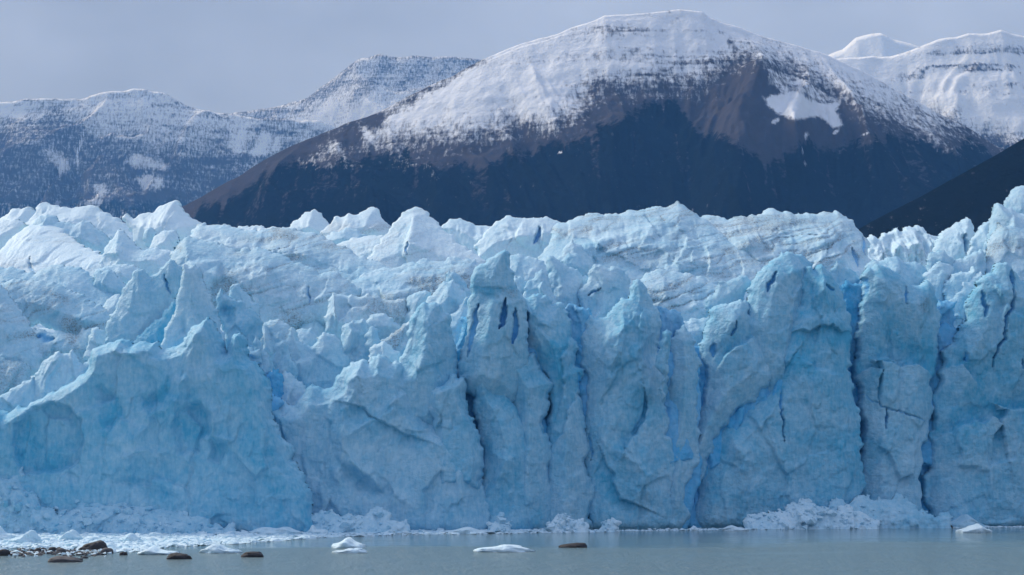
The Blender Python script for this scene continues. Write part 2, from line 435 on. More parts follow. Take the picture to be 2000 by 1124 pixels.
def left_cover(PX, PY, X, Y, Z, gul):
    st = fbm(X / 110 + PY / 80, Y / 500, 91, 4, 0.6); hb = fbm(X / 900 + PX / 200, Z / 55, 92, 4, 0.6)
    sl = line_at([(-100, 235), (60, 240), (150, 225), (200, 255), (300, 280), (400, 285), (450, 300), (520, 300), (600, 290), (700, 280)], PX)
    sn = 0.30 + 0.42 * sstep(-55, 60, sl - PY + st * 34 + hb * 34)  # raised base whitens the rock in place of mist
    sn -= 0.3 * sstep(0.1, 0.5, hb)
    for q in LP:
        d, *_ = seg_dist(PX, PY, q, True)
        sn = np.maximum(sn, np.where(in_poly(PX, PY, q), 0.5 + .2 * np.clip(d / 6, 0, 1), 0.5 * np.exp(-(d / 5) ** 2)) + st * 0.5)
    d, *_ = seg_dist(PX, PY, [(165, 262), (158, 280), (150, 302), (153, 330)])
    sn = np.maximum(sn, 0.75 * np.exp(-(d / 3) ** 2))
    return np.clip(sn, 0, 1), np.clip(0.5 + (PY - 395 + st * 30) / 40, 0, 1) * 0.9
mountain('hazy banded snow-streaked mountain at the far left', [(-150, 200), (-60, 205), (0, 203), (80, 200), (150, 198), (185, 191), (230, 182), (262, 178), (285, 176), (320, 184), (360, 200), (400, 210), (440, 219), (480, 226), (540, 232), (620, 240), (760, 300), (900, 380)],
         12000, 9000, left_cover, (-160, 900), 420, 220, 41, 1.1, 1.8, 1.4)
def far_cover(PX, PY, X, Y, Z, gul):
    st = fbm(X / 160 + PY / 50, Y / 600, 95, 4, 0.6); hb = fbm(X / 900, Z / 70, 96, 4, 0.6)
    sn = 0.52 + 0.25 * st + 0.2 * hb + 0.2 * sstep(190, 260, PY + (PX - 600) * 0.2)  # even half cover paints the peak low in contrast, as if misty
    return np.clip(sn, 0, 1), np.zeros_like(sn)
mountain('faint snowy peak fading into cloud left of the broad mountain', [(300, 260), (400, 232), (480, 222), (540, 206), (600, 186), (640, 160), (672, 134), (700, 113), (742, 104), (790, 108), (850, 110), (920, 120), (1000, 132), (1200, 150)],
         13500, 10500, far_cover, (320, 1180), 300, 130, 51, 1.1, 1.2)
def white_cover(PX, PY, X, Y, Z, gul):
    return np.clip(1.0 + 0.25 * fbm(X / 200, Y / 300, 97, 3), 0, 1.1), np.zeros_like(PX)
mountain('ghostly white peak fading into cloud above the right saddle', [(1520, 150), (1600, 118), (1645, 100), (1672, 74), (1700, 64), (1720, 62), (1745, 76), (1770, 82), (1800, 92), (1860, 110), (1950, 140)],
         14000, 11500, white_cover, (1520, 1950), 140, 70, 57, 1.0, 1.2)

# ------------------------------------------------------------------ the glacier
glacier = bpy.data.objects.new('glacier', None)
COL.objects.link(glacier)
glacier.location = (0, 378, 0)
tag(glacier, 'jagged blue-white glacier front standing in the lake', 'glacier')
def waterline(px):
    return CAM_H * F / (line_at([(-100, 1043), (300, 1040), (650, 1036), (1000, 1035), (1300, 1033), (1700, 1029), (2100, 1027)], px) - HOR)
SPACING = 0.00066
TRI = [0]
def slab(name, pts, Y=None, lean=0.15, yaw=0.0, T=4.0, Tb=None, w=2.5, rough=1.0, facet=1.0, blue=0.35, dirt=0.0, streak=0.0, feats=(), seed=None, edge=0.13, label=None, front=0.0, sp=None, jag=0.0, fine=1.0, wet=0.0, ang=-38, rim=0.9, anchor=None, deep=0.0):
    """A solid block of ice: outline pts (as seen in the photograph) on a leaning plane at distance Y, swollen to thickness
    T towards the lake and Tb behind; relief is real displacement. Y None: stands at the water's edge."""
    cx = sum(p[0] for p in pts) / len(pts); by = max(p[1] for p in pts)
    seed = seed if seed is not None else int(cx * 7 + by * 13) % 9973
    rnd = random.Random(seed)
    if Y is None:
        Y = float(waterline(np.array(cx))) + front; zc = 0.0
    else:
        zc = CAM_H + (HOR - by) / F * Y if anchor is None else anchor
    xc = (cx - 1000) / F * Y
    def unproj(px, py):
        a = (px - 1000) / F; b = (HOR - py) / F           # X = a*Yp, Z = CAM_H + b*Yp ; Yp = Y + lean*(Z-zc) + yaw*(X-xc)
        Yp = (Y + lean * (CAM_H - zc) - yaw * xc) / (1 - lean * b - yaw * a)
        return a * Yp, CAM_H + b * Yp
    P = [unproj(*p) for p in pts]
    P0 = P
    P = roughen(P, rnd, edge, 0.7)
    s = sp or Y * SPACING
    A = np.array(P)
    x0, z0 = A.min(0) - s; x1, z1 = A.max(0) + s
    z0 = max(z0, -1.2)
    gx = np.arange(x0, x1 + s, s); gz = np.arange(z0, z1 + s, s)
    X, Z = np.meshgrid(gx, gz)
    d, qx, qz, _ = seg_dist(X, Z, P, True)
    ins = in_poly(X, Z, P)
    keep = ins | (d < 0.6 * s)
    snap = (~ins) | (d < 0.35 * s)
    snap &= keep
    X = np.where(snap, qx, X); Z = np.where(snap, qz, Z)
    d = np.where(snap, 0, d)
    ky = keep[:-1, :-1] & keep[1:, :-1] & keep[1:, 1:] & keep[:-1, 1:]
    used = np.zeros_like(keep)
    for a in (slice(0, -1), slice(1, None)):
        for b in (slice(0, -1), slice(1, None)):
            used[a, b] |= ky
    x, z, dd = X[used], Z[used], d[used]
    o = seed * 3.7
    base = Y + lean * (z - zc) + yaw * (x - xc)
    d0, *_ = seg_dist(x, z, P0, True)
    d0 = np.where(in_poly(x, z, P0), d0, 0)
    t = np.clip(d0 / w + 0.05 * fbm(x / 3, z / 3, seed + 50, 2), 0, 1) * np.clip(dd / 0.8, 0, 1)
    t1 = np.clip(dd / rim, 0, 1)
    prof = 0.32 * np.sqrt(np.clip(1 - (1 - t1) ** 2, 0, 1)) + 0.68 * t   # flat flanks meeting in sharp arrises; thin rounded crest, blade behind it
    # relief, metres towards the lake
    wx = x + fbm(x / 6, z / 6, seed + 1, 3) * 1.4; wz = z + fbm(x / 6 + 40, z / 6, seed + 2, 3) * 1.4
    q = seed % 100
    crumb = sstep(-0.35, 0.45, fbm(x / 13 + o, z / 10, q + 30, 3))          # crumbly here, clean-broken there
    r = 0.8 * fbm(x / 11 + o, z / 15, q + 3, 3) * rough
    r += facet * (2.0 * planes(wx / 8 + o, wz / 14.0, q + 4) + 0.7 * planes(wx / 3.4 + o, wz / 6.0, q + 5) + .22 * planes(wx / 1.5 + o, wz / 2.2, q + 51))
    r += rough * crumb * (-0.5 * cells(wx / 4.5 + o, wz / 5.5, q + 6) - 0.25 * cells(wx / 1.7, wz / 2.0 + o, q + 7))
    r += rough * 0.4 * (ridged(wx / 3.2 + o, z / 14, q + 8, 2) - 0.5)
    r += fine * (0.08 + 0.26 * crumb) * fbm(x / 1.7, z / 1.7 + o, q + 9, 4, 0.6)
    groove = np.zeros_like(x)
    if streak or dirt:
        a = math.radians(ang); zk = z * (1 + lean)
        wv = fbm(x / 14 + o, zk / 14, q, 3)
        sx = x * math.cos(a) - zk * math.sin(a); sz_ = x * math.sin(a) + zk * math.cos(a)
        for k, (la, lb, am) in enumerate(((34, 5.2, 1.0), (22, 2.4, .6))):
            g = 1 - np.abs(2 * vnoise(sx / la + o, sz_ / lb + wv * 1.6, q + 11 + k) - 1)
            groove = np.maximum(groove, am * g ** 7)
        groove *= sstep(-0.35, 0.3, fbm(x / 17, zk / 17 + o, q + 15, 3))
        r += streak * (0.9 * fbm(sx / 30 + o, sz_ / 6, q + 13, 3) - 0.55 * groove)
    if jag:
        r += jag * (ridged(x / 3.0 + o, z / 9, q + 12, 3) - .5) * 4
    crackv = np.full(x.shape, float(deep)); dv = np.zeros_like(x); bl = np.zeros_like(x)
    for ft in feats:
        kind = ft[0]; fp = [unproj(*p) for p in ft[1]]
        if kind == 'dirt':
            D, *_ = seg_dist(x, z, fp, len(fp) > 2); I = in_poly(x, z, fp) if len(fp) > 2 else np.zeros(x.shape, bool)
            dv = np.maximum(dv, np.where(I, ft[2], ft[2] * np.exp(-(D / ft[3]) ** 2)))
            continue
        fp = roughen(fp, rnd, 0.09, 0.8, closed=(kind == 'scoop'))
        D, _, _, side = seg_dist(x, z, fp, kind == 'scoop')
        if kind == 'crack':                                   # (kind, line, width, depth)
            (ax, az), (bx, bz) = fp[0], fp[-1]; LL = (bx - ax) ** 2 + (bz - az) ** 2 + 1e-9
            tt = np.clip(((x - ax) * (bx - ax) + (z - az) * (bz - az)) / LL, 0, 1)
            tap = np.clip(np.sin(np.pi * tt), 0.02, 1) ** 0.7                     # slots taper to their ends
            D = D * (1 + 0.5 * fbm(x / 1.6, z / 2.6, q + 40, 3)) / tap
            wide = ft[2] > 1.1
            g = np.exp(-(D / (ft[2] * (.95 if wide else .6))) ** (3 if wide else 8))
            r -= (.9 if wide else 1.3) * ft[3] * g; crackv = np.maximum(crackv, g * g * .6)  # bright blue in the slot stands in for light within the ice
        elif kind == 'ridge':                                 # (kind, line, width, height)
            r += ft[3] * np.exp(-D / ft[2])
        elif kind == 'step':                                  # recess on the right-hand side of the line, healing over width
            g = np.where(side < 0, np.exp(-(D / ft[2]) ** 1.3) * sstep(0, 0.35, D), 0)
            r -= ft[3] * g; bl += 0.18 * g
        elif kind == 'scoop':
            I = in_poly(x, z, fp)
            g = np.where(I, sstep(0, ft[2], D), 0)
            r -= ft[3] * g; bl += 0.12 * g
    ef = 0.12 + 0.88 * sstep(0, 1.0 * w, dd)
    notch = wet * 1.6 * np.exp(-np.clip(z, 0, 99) / 0.9)
    yf = base - T * prof - r * ef + notch
    Tb = Tb if Tb is not None else T
    yb = base + Tb * prof - r * 0.25 * (1 - np.clip(dd / 1.5, 0, 1))
    n = len(x)
    num = -np.ones(keep.shape, int); num[used] = np.arange(n)
    q4 = np.stack([num[:-1, :-1], num[:-1, 1:], num[1:, 1:], num[1:, :-1]], -1)[ky]
    V = np.concatenate([np.stack([x, yf, z], 1), np.stack([x, yb, z], 1)])
    V[:, 1] -= 378.0
    FQ = np.concatenate([q4, q4[:, ::-1] + n])
    me = mesh_from(name, V, FQ)
    TRI[0] += len(FQ) * 2
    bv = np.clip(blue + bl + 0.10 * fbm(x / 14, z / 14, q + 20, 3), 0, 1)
    if streak or dirt:
        dv = np.maximum(dv, dirt * (0.16 * crumb + 2.6 * groove))
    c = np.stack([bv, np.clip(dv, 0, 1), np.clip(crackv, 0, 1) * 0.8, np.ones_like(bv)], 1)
    attr(me, 'ice', np.concatenate([c, c]))
    ob = link(name, me, ICE, glacier)
    if label: ob['label'] = label
    return ob
# ---- far ice: hummocks and peaks behind, ice colour whitened in place of patchy sun (children of the glacier)
PK = dict(lean=0.75, T=10, Tb=14, w=9, rough=1.2, facet=1.2, blue=0.03, streak=0.8, dirt=0.04)
slab('ice_ridge', [(-40, 442), (0, 430), (10, 423), (22, 412), (35, 409), (44, 410), (50, 407), (58, 404), (70, 412), (75, 440), (40, 475), (-40, 480)], 660, **PK)
slab('ice_ridge', [(40, 450), (55, 435), (65, 425), (72, 412), (78, 399), (87, 396), (100, 400), (125, 405), (145, 408), (165, 404), (185, 402), (200, 412), (215, 417), (235, 427), (250, 440), (275, 460), (285, 500), (200, 500), (120, 490), (60, 470)], 620, **PK)
slab('ice_ridge', [(-40, 470), (0, 440), (20, 432), (45, 433), (60, 440), (50, 465), (30, 500), (-40, 510)], 590, **PK)
slab('ice_block', [(60, 445), (70, 430), (80, 422), (95, 419), (105, 421), (115, 430), (150, 440), (165, 430), (180, 437), (195, 450), (215, 470), (220, 505), (150, 500), (100, 480), (65, 470)], 590, lean=0.5, T=7, w=6, blue=0.37, rough=1.2)
slab('ice_hummock', rim=3.0, pts=[(-40, 505), (0, 490), (10, 480), (25, 462), (45, 448), (60, 438), (85, 435), (100, 430), (110, 432), (122, 443), (135, 458), (150, 472), (165, 480), (190, 490), (215, 497), (222, 520), (215, 550), (120, 555), (-40, 555)], Y=540, lean=2.0, T=6, Tb=14, w=8, rough=.8, facet=.8, blue=0.0, dirt=0.22, streak=0.5, label='bright sunlit ice hummock speckled with grit',  # blue left out of the colour to paint a sun patch
     feats=[('crack', [(68, 545), (68, 520), (69, 505)], 0.6, 1.5)])
slab('ice_fin', [(200, 500), (212, 478), (225, 462), (235, 447), (240, 450), (255, 467), (267, 480), (275, 487), (290, 487), (310, 482), (320, 488), (338, 490), (340, 540), (210, 545)], 530, lean=0.8, T=6, Tb=8, w=6, blue=0.28, rough=.9, feats=[])
slab('ice_ridge', [(238, 427), (244, 423), (250, 417), (255, 422), (267, 427), (275, 420), (290, 416), (303, 416), (325, 400), (345, 392), (352, 395), (360, 410), (370, 422), (385, 430), (400, 440), (390, 470), (360, 510), (300, 510), (262, 480)], 585, **{**PK, 'lean': 0.6}, feats=[('ridge', [(345, 394), (352, 430), (362, 465)], 5, 4)])
slab('ice_block', [(279, 470), (281, 455), (287, 446), (294, 444), (302, 449), (306, 458), (300, 480), (288, 485)], 570, lean=0.3, T=5, w=4, blue=0.32)
slab('ice_block', [(288, 490), (300, 465), (325, 451), (345, 450), (352, 470), (342, 500), (300, 505)], 562, lean=0.5, T=6, w=5, blue=0.22)
slab('ice_ridge', [(450, 452), (460, 448), (466, 441), (480, 442), (500, 440), (510, 440), (530, 443), (545, 446), (570, 447), (575, 475), (450, 475)], 760, lean=1.0, T=6, w=5, blue=0.0, jag=0.7, edge=.2)
slab('serac', [(555, 450), (562, 445), (570, 438), (585, 427), (600, 415), (614, 408), (622, 415), (635, 427), (643, 438), (655, 455), (650, 480), (560, 480)], 620, **{**PK, 'lean': .6}, label='blunt white ice peak against the dark forest')
slab('ice_ridge', [(625, 455), (635, 447), (650, 432), (652, 425), (660, 422), (665, 425), (682, 416), (700, 420), (717, 410), (735, 407), (742, 415), (750, 430), (762, 441), (775, 470), (700, 490), (630, 485)], 580, **{**PK, 'dirt': .3})
slab('ice_block', [(625, 475), (632, 465), (650, 452), (675, 444), (700, 450), (715, 457), (722, 478), (700, 500), (640, 495)], 556, lean=0.4, T=6, w=5, blue=0.32)
slab('ice_hummock', rim=3.0, pts=[(645, 485), (660, 476), (690, 463), (725, 460), (755, 466), (770, 505), (750, 530), (700, 520), (660, 500)], Y=520, lean=1.3, T=5, Tb=9, w=6, blue=0.0, dirt=.25, streak=.5, rough=1.2)
slab('serac', [(715, 505), (730, 485), (750, 462), (765, 440), (782, 425), (795, 411), (807, 407), (825, 408), (837, 415), (847, 427), (860, 442), (875, 457), (895, 475), (915, 490), (945, 508), (955, 530), (900, 545), (800, 545), (720, 535)], 500, lean=1.1, T=9, Tb=12, w=13, rough=.9, facet=.6, blue=0.03, dirt=.22, streak=.6, label='bright white ice pyramid with rounded top',  # near-white colour paints the sun falling on this peak
     feats=[('ridge', [(808, 408), (803, 450), (799, 500)], 4, 4), ('step', [(805, 450), (799, 520)], 5, 3), ('crack', [(799, 480), (799, 507)], .5, 1.2)])
slab('ice_ridge', [(855, 450), (862, 443), (872, 435), (890, 429), (905, 431), (922, 436), (930, 441), (950, 441), (957, 443), (975, 452), (985, 490), (960, 515), (920, 510), (885, 480)], 565, **{**PK, 'jag': .5, 'blue': .15})
slab('ice_ridge', [(925, 480), (945, 455), (962, 441), (980, 428), (1000, 424), (1025, 426), (1055, 426), (1080, 430), (1100, 436), (1105, 470), (1080, 510), (1000, 520), (935, 510)], 530, **{**PK, 'blue': .12},
     feats=[('crack', [(1053, 446), (1048, 470), (1043, 484)], 1.0, 4), ])
# big slope right of the middle
slab('ice_slope', rim=3.0, pts=[(1040, 545), (1062, 490), (1075, 455), (1092, 434), (1115, 430), (1140, 422), (1162, 416), (1180, 421), (1212, 417), (1245, 412), (1262, 407), (1282, 403), (1295, 406), (1307, 402), (1322, 393), (1335, 401), (1350, 412), (1367, 425), (1400, 447), (1450, 480), (1490, 510), (1520, 540), (1500, 590), (1420, 610), (1330, 600), (1230, 575), (1120, 560)], Y=448, lean=1.25, T=8, Tb=16, w=14, rough=1.6, facet=1.3, blue=0.34, dirt=0.65, streak=1.6, label='wide grey-streaked ice slope rising to a small peak',
     feats=[('step', [(1075, 455), (1140, 470), (1180, 500), (1250, 530), (1330, 540)], 6, 0.9), ('ridge', [(1322, 395), (1290, 430), (1260, 470)], 4, 3)])
slab('ice_slope', rim=3.0, pts=[(1345, 440), (1360, 426), (1375, 421), (1405, 423), (1435, 424), (1457, 425), (1467, 419), (1490, 412), (1500, 407), (1507, 407), (1525, 415), (1540, 414), (1552, 420), (1559, 414), (1562, 419), (1575, 415), (1590, 418), (1607, 413), (1625, 416), (1629, 411), (1640, 416), (1655, 427), (1670, 443), (1685, 458), (1697, 472), (1705, 520), (1695, 570), (1600, 590), (1500, 590), (1430, 560), (1380, 500)], Y=458, lean=1.2, T=8, Tb=14, w=12, rough=1.4, facet=1.2, blue=0.32, dirt=0.70, streak=1.6, label='streaked ice slope ending in blue slots beside the saddle',
     feats=[('crack', [(1682, 465), (1684, 485), (1686, 502)], .9, 3), ('crack', [(1658, 488), (1666, 508), (1670, 525)], 1.0, 3), ('ridge', [(1527, 418), (1560, 450), (1610, 490), (1645, 520)], 5, 3), ('scoop', [(1575, 425), (1600, 422), (1622, 425), (1612, 436), (1590, 440)], 3, 3), ('ridge', [(1467, 420), (1440, 450), (1400, 480)], 4, 3)])
slab('ice_slope', rim=3.0, pts=[(1225, 585), (1240, 550), (1262, 532), (1300, 528), (1340, 532), (1380, 547), (1420, 565), (1465, 590), (1480, 630), (1440, 660), (1300, 670), (1235, 660)], Y=422, lean=0.8, T=5, Tb=8, w=8, rough=1.4, facet=1.2, blue=0.38, dirt=0.70, streak=1.4)
slab('ice_fin', [(1375, 600), (1385, 577), (1397, 562), (1420, 550), (1447, 537), (1460, 540), (1469, 550), (1466, 570), (1447, 592), (1422, 605), (1390, 620)], 415, lean=0.25, T=2.5, w=3, blue=0.50, rough=.28, facet=.35, label='smooth pale blue slab leaning behind the cliff edge')
slab('ice_fin', [(1085, 510), (1100, 485), (1117, 467), (1135, 478), (1150, 500), (1162, 535), (1100, 540)], 442, lean=0.4, T=4, w=5, blue=0.38, rough=.8)
slab('ice_fin', [(1088, 512), (1110, 492), (1135, 500), (1152, 517), (1158, 545), (1100, 545)], 434, lean=0.3, T=3, w=3, blue=0.52, rough=.28)
slab('ice_slope', rim=3.0, pts=[(985, 520), (995, 500), (1012, 495), (1035, 500), (1062, 508), (1075, 530), (1070, 570), (1030, 590), (990, 580)], Y=428, lean=.7, T=4, w=6, blue=0.36, dirt=0.30, streak=.8)
slab('ice_fin', [(1060, 590), (1063, 545), (1066, 510), (1072, 499), (1085, 505), (1110, 522), (1130, 530), (1152, 545), (1155, 590), (1130, 620), (1080, 620)], 413, lean=.35, T=4, w=5, blue=0.42, rough=1.1)
slab('ice_fin', [(1018, 595), (1040, 545), (1057, 525), (1066, 530), (1075, 555), (1088, 590), (1085, 640), (1025, 630)], 407, lean=.2, T=3, w=3.5, blue=0.45, rough=.8)
slab('ice_block', [(996, 570), (1000, 545), (1015, 540), (1030, 550), (1038, 580), (1030, 610), (1000, 610)], 411, lean=.2, T=3, w=3, blue=0.42)
slab('ice_fin', [(1120, 640), (1128, 570), (1150, 541), (1157, 520), (1175, 518), (1200, 520), (1220, 530), (1232, 545), (1239, 570), (1250, 620), (1240, 680), (1130, 680)], 410, lean=.15, T=3.5, w=4, blue=0.50, rough=.7, label='rounded translucent blue fin behind the cliff top', feats=[('crack', [(1148, 580), (1160, 572), (1172, 566)], .5, 1.2), ])
# right edge heights
slab('ice_ridge', [(1685, 475), (1692, 467), (1700, 458), (1708, 463), (1716, 467), (1722, 458), (1735, 455), (1745, 447), (1752, 443), (1757, 455), (1765, 450), (1780, 445), (1800, 444), (1806, 452), (1815, 458), (1828, 462), (1845, 470), (1840, 530), (1690, 530)], 650, lean=.9, T=9, w=7, rough=1.5, facet=1.8, blue=.16, jag=1.3, edge=.2)
slab('serac', [(1818, 530), (1824, 470), (1835, 456), (1855, 445), (1870, 435), (1885, 424), (1895, 430), (1902, 447), (1906, 470), (1910, 530), (1860, 545)], 500, lean=.35, T=6, w=6, blue=.22, rough=1.1, label='tall fluted ice peak in the right saddle', feats=[('crack', [(1876, 462), (1878, 500)], 1.0, 4), ('ridge', [(1885, 426), (1884, 480)], 3, 3)])
slab('serac', [(1895, 520), (1902, 460), (1910, 445), (1922, 434), (1932, 432), (1942, 460), (1940, 530)], 480, lean=.35, T=5, w=5, blue=.24, rough=1.2, jag=.4)
slab('ice_fin', [(1798, 545), (1807, 518), (1812, 498), (1830, 489), (1845, 489), (1855, 502), (1862, 525), (1860, 570), (1800, 575)], 440, lean=.2, T=3, w=4, blue=0.48, rough=.28)
slab('ice_fin', [(1850, 545), (1858, 515), (1880, 507), (1900, 492), (1912, 487), (1924, 497), (1926, 540), (1900, 590), (1850, 600)], 438, lean=.3, T=4, w=4, blue=0.50, feats=[])
slab('ice_fin', [(1795, 560), (1800, 538), (1820, 522), (1837, 511), (1847, 515), (1864, 527), (1864, 570), (1852, 610), (1815, 610)], 428, lean=.3, T=4, w=5, blue=0.50, rough=.7)
slab('ice_slope', rim=3.0, pts=[(1685, 545), (1692, 515), (1705, 505), (1735, 500), (1752, 501), (1770, 512), (1797, 513), (1810, 545), (1800, 590), (1700, 590)], Y=434, lean=.35, T=4, w=5, blue=0.46, rough=.8)
slab('ice_fin', [(1838, 640), (1845, 580), (1852, 548), (1868, 533), (1898, 520), (1910, 530), (1905, 580), (1890, 640)], 423, lean=.35, T=4, w=4, blue=0.50, rough=.9)
slab('ice_slope', rim=3.0, pts=[(1955, 470), (1960, 420), (1968, 385), (1980, 368), (2000, 363), (2070, 345), (2070, 470)], Y=470, lean=.35, T=6, w=8, blue=0.36, rough=.8, feats=[])
slab('ice_slope', rim=3.0, pts=[(1925, 490), (1931, 450), (1936, 405), (1945, 397), (1962, 405), (1985, 415), (2000, 418), (2070, 415), (2070, 520), (1930, 520)], Y=446, lean=.45, T=6, w=6, blue=0.38, rough=1.2)
slab('ice_slope', rim=3.0, pts=[(1905, 590), (1918, 545), (1926, 500), (1934, 460), (1946, 434), (1975, 436), (2000, 440), (2070, 436), (2070, 640), (1915, 640)], Y=434, lean=.45, T=6, w=6, blue=0.38, rough=1.3, dirt=0.30, streak=.5, feats=[('crack', [(1988, 478), (1997, 470)], .6, 2)])

# ---- the long dirty slope left of the middle
slab('ice_slope', rim=3.0, pts=[(350, 500), (362, 465), (375, 448), (390, 437), (400, 434), (412, 440), (425, 439), (437, 437), (450, 440), (463, 446), (490, 450), (520, 448), (540, 445), (560, 445), (590, 452), (615, 455), (640, 468), (660, 480), (690, 495), (720, 508), (765, 522), (780, 560), (700, 570), (560, 550), (430, 530)], Y=462, lean=1.1, T=7, Tb=14, w=10, rough=1.2, facet=1.0, blue=0.34, dirt=0.75, streak=1.5, label='long ice slope scored by dark diagonal streaks')
slab('ice_slope', rim=3.0, pts=[(320, 530), (330, 500), (345, 480), (360, 465), (370, 460), (385, 465), (400, 470), (430, 478), (460, 488), (490, 490), (520, 487), (550, 497), (590, 512), (640, 532), (680, 547), (705, 562), (710, 610), (660, 640), (560, 650), (470, 640), (420, 600), (370, 590), (330, 580)], Y=426, lean=.75, T=6, Tb=10, w=9, rough=1.1, facet=.9, blue=0.42, dirt=0.55, streak=1.4, label='smooth shoulder of ice with a sharp left crest', feats=[('ridge', [(362, 467), (372, 500), (388, 540)], 3, 2.5), ('crack', [(607, 560), (608, 595)], .5, 1.0)])
slab('ice_slope', rim=3.0, pts=[(560, 575), (600, 548), (650, 552), (700, 545), (750, 530), (800, 521), (850, 523), (900, 515), (922, 518), (940, 560), (930, 610), (850, 640), (760, 650), (650, 640), (580, 620)], Y=435, lean=1.0, T=5, Tb=10, w=8, rough=1.3, facet=1.0, blue=0.36, dirt=0.70, streak=1.5)
slab('ice_block', [(630, 620), (640, 590), (650, 570), (675, 577), (700, 580), (725, 577), (750, 585), (775, 585), (792, 583), (800, 625), (765, 640), (720, 660), (675, 665), (635, 650)], 418, lean=.4, T=4, w=4, rough=1.3, facet=1.3, blue=0.32, dirt=.6, feats=[('dirt', [(720, 600), (790, 590), (795, 620), (740, 625)], .6, 3)])
slab('ice_block', [(785, 640), (793, 588), (810, 572), (832, 567), (846, 570), (840, 600), (820, 640)], 419, lean=.3, T=4, w=4, blue=0.40)
slab('ice_fin', [(866, 565), (870, 545), (877, 528), (887, 530), (905, 547), (922, 565), (930, 610), (900, 620), (875, 600)], 418, lean=.2, T=2.5, w=3, blue=0.56, rough=.28)
slab('ice_block', [(785, 650), (805, 615), (825, 595), (850, 570), (865, 550), (880, 548), (887, 545), (900, 565), (914, 582), (912, 620), (890, 670), (800, 680)], 413, lean=.25, T=4, w=4, blue=0.39, feats=[('ridge', [(866, 552), (890, 590)], 2, 1.5)])
slab('ice_block', [(866, 640), (878, 615), (895, 597), (917, 578), (922, 620), (912, 680), (880, 690)], 408, lean=.15, T=3, w=4, blue=0.42, rough=.7)

# ---- middle rank, left
slab('ice_slope', rim=3.0, pts=[(-40, 530), (0, 521), (30, 523), (50, 532), (70, 535), (85, 525), (100, 518), (125, 516), (150, 522), (172, 530), (185, 545), (200, 558), (235, 573), (250, 600), (220, 640), (120, 640), (-40, 620)], Y=442, lean=.8, T=6, Tb=8, w=8, rough=.8, facet=.7, blue=0.48, streak=.6, dirt=0.20)
slab('ice_block', [(178, 545), (183, 524), (215, 520), (240, 517), (265, 520), (278, 530), (275, 570), (190, 570)], 466, lean=.5, T=4, w=5, blue=0.36)
slab('ice_block', [(176, 560), (182, 535), (200, 532), (215, 527), (230, 540), (240, 550), (254, 562), (250, 590), (190, 585)], 450, lean=.3, T=4, w=4, blue=0.46, rough=.7)
slab('ice_block', [(195, 610), (205, 592), (235, 575), (250, 590), (240, 640), (200, 640)], 428, lean=.5, T=3, w=3, blue=0.37)
slab('ice_slope', rim=3.0, pts=[(-40, 575), (0, 552), (20, 547), (40, 545), (55, 549), (75, 549), (100, 552), (125, 560), (150, 573), (185, 590), (215, 605), (226, 625), (215, 660), (150, 665), (60, 640), (-40, 640)], Y=424, lean=.5, T=5, w=7, rough=.9, facet=.8, blue=0.42, dirt=0.45, streak=.9, feats=[('dirt', [(130, 632), (140, 625), (160, 640), (150, 655)], 1.0, 1.2)])
slab('ice_slope', rim=3.0, pts=[(-40, 600), (0, 556), (15, 568), (30, 592), (45, 618), (60, 640), (75, 668), (92, 700), (80, 730), (0, 740), (-40, 730)], Y=412, lean=.45, T=4, w=5, rough=.9, blue=0.42, dirt=0.50, streak=.8, label='ridged ice bank at the left edge with grey streaks')
slab('ice_slope', rim=3.0, pts=[(45, 690), (50, 650), (70, 640), (110, 645), (137, 650), (150, 655), (175, 640), (205, 650), (222, 672), (200, 710), (120, 720), (50, 720)], Y=415, lean=.5, T=3, w=4, rough=1.2, blue=0.46, dirt=0.40, feats=[('dirt', [(132, 640), (156, 640), (144, 668)], 1.0, 1.5), ('crack', [(72, 659), (84, 656), (92, 664), (112, 664)], 1.2, 4)])
slab('ice_fin', [(205, 670), (208, 635), (212, 616), (225, 600), (235, 580), (248, 555), (258, 535), (270, 525), (283, 526), (292, 540), (305, 535), (315, 522), (325, 512), (337, 508), (356, 522), (362, 540), (352, 570), (342, 595), (325, 640), (290, 690), (215, 690)], 406, lean=.2, T=3.2, w=4.5, rough=.28, facet=.35, blue=0.56, label='broad smooth blue fin with sloping left edge', feats=[('crack', [(324, 538), (328, 552), (330, 565), (340, 580)], .45, 1.2)])
slab('ice_fin', [(258, 690), (268, 655), (285, 640), (305, 622), (330, 600), (343, 583), (350, 600), (345, 640), (330, 690)], 401, lean=.15, T=2.5, w=3, rough=.28, facet=.35, blue=0.90, label='deep blue crevasse wall beside the pointed tower')
slab('serac', [(314, 700), (320, 655), (330, 630), (342, 608), (345, 580), (352, 555), (355, 528), (360, 515), (368, 520), (382, 517), (392, 526), (397, 537), (402, 555), (412, 575), (420, 600), (430, 625), (440, 648), (450, 700)], 392, lean=.12, T=3.5, w=5, rough=.3, facet=.4, blue=.42, label='pointed pale tower rising above the left cliff', feats=[('scoop', [(345, 625), (358, 610), (370, 615), (376, 640), (372, 665), (345, 668)], 2.5, 2.0), ('ridge', [(362, 518), (356, 570), (343, 615), (325, 655)], 1.6, 1.6)])
slab('ice_fin', [(440, 600), (447, 573), (455, 555), (463, 554), (475, 565), (490, 580), (505, 592), (512, 640), (480, 660), (445, 640)], 410, lean=.2, T=2.5, w=3, blue=0.50, rough=.6)
slab('ice_fin', [(418, 610), (422, 580), (428, 570), (432, 562), (438, 575), (452, 581), (466, 588), (480, 604), (502, 613), (512, 660), (495, 700), (430, 690)], 403, lean=.1, T=2.5, w=3, blue=0.62, rough=.6, feats=[('scoop', [(425, 590), (440, 583), (460, 600), (462, 640), (445, 640), (428, 620)], 2.0, 1.8)])
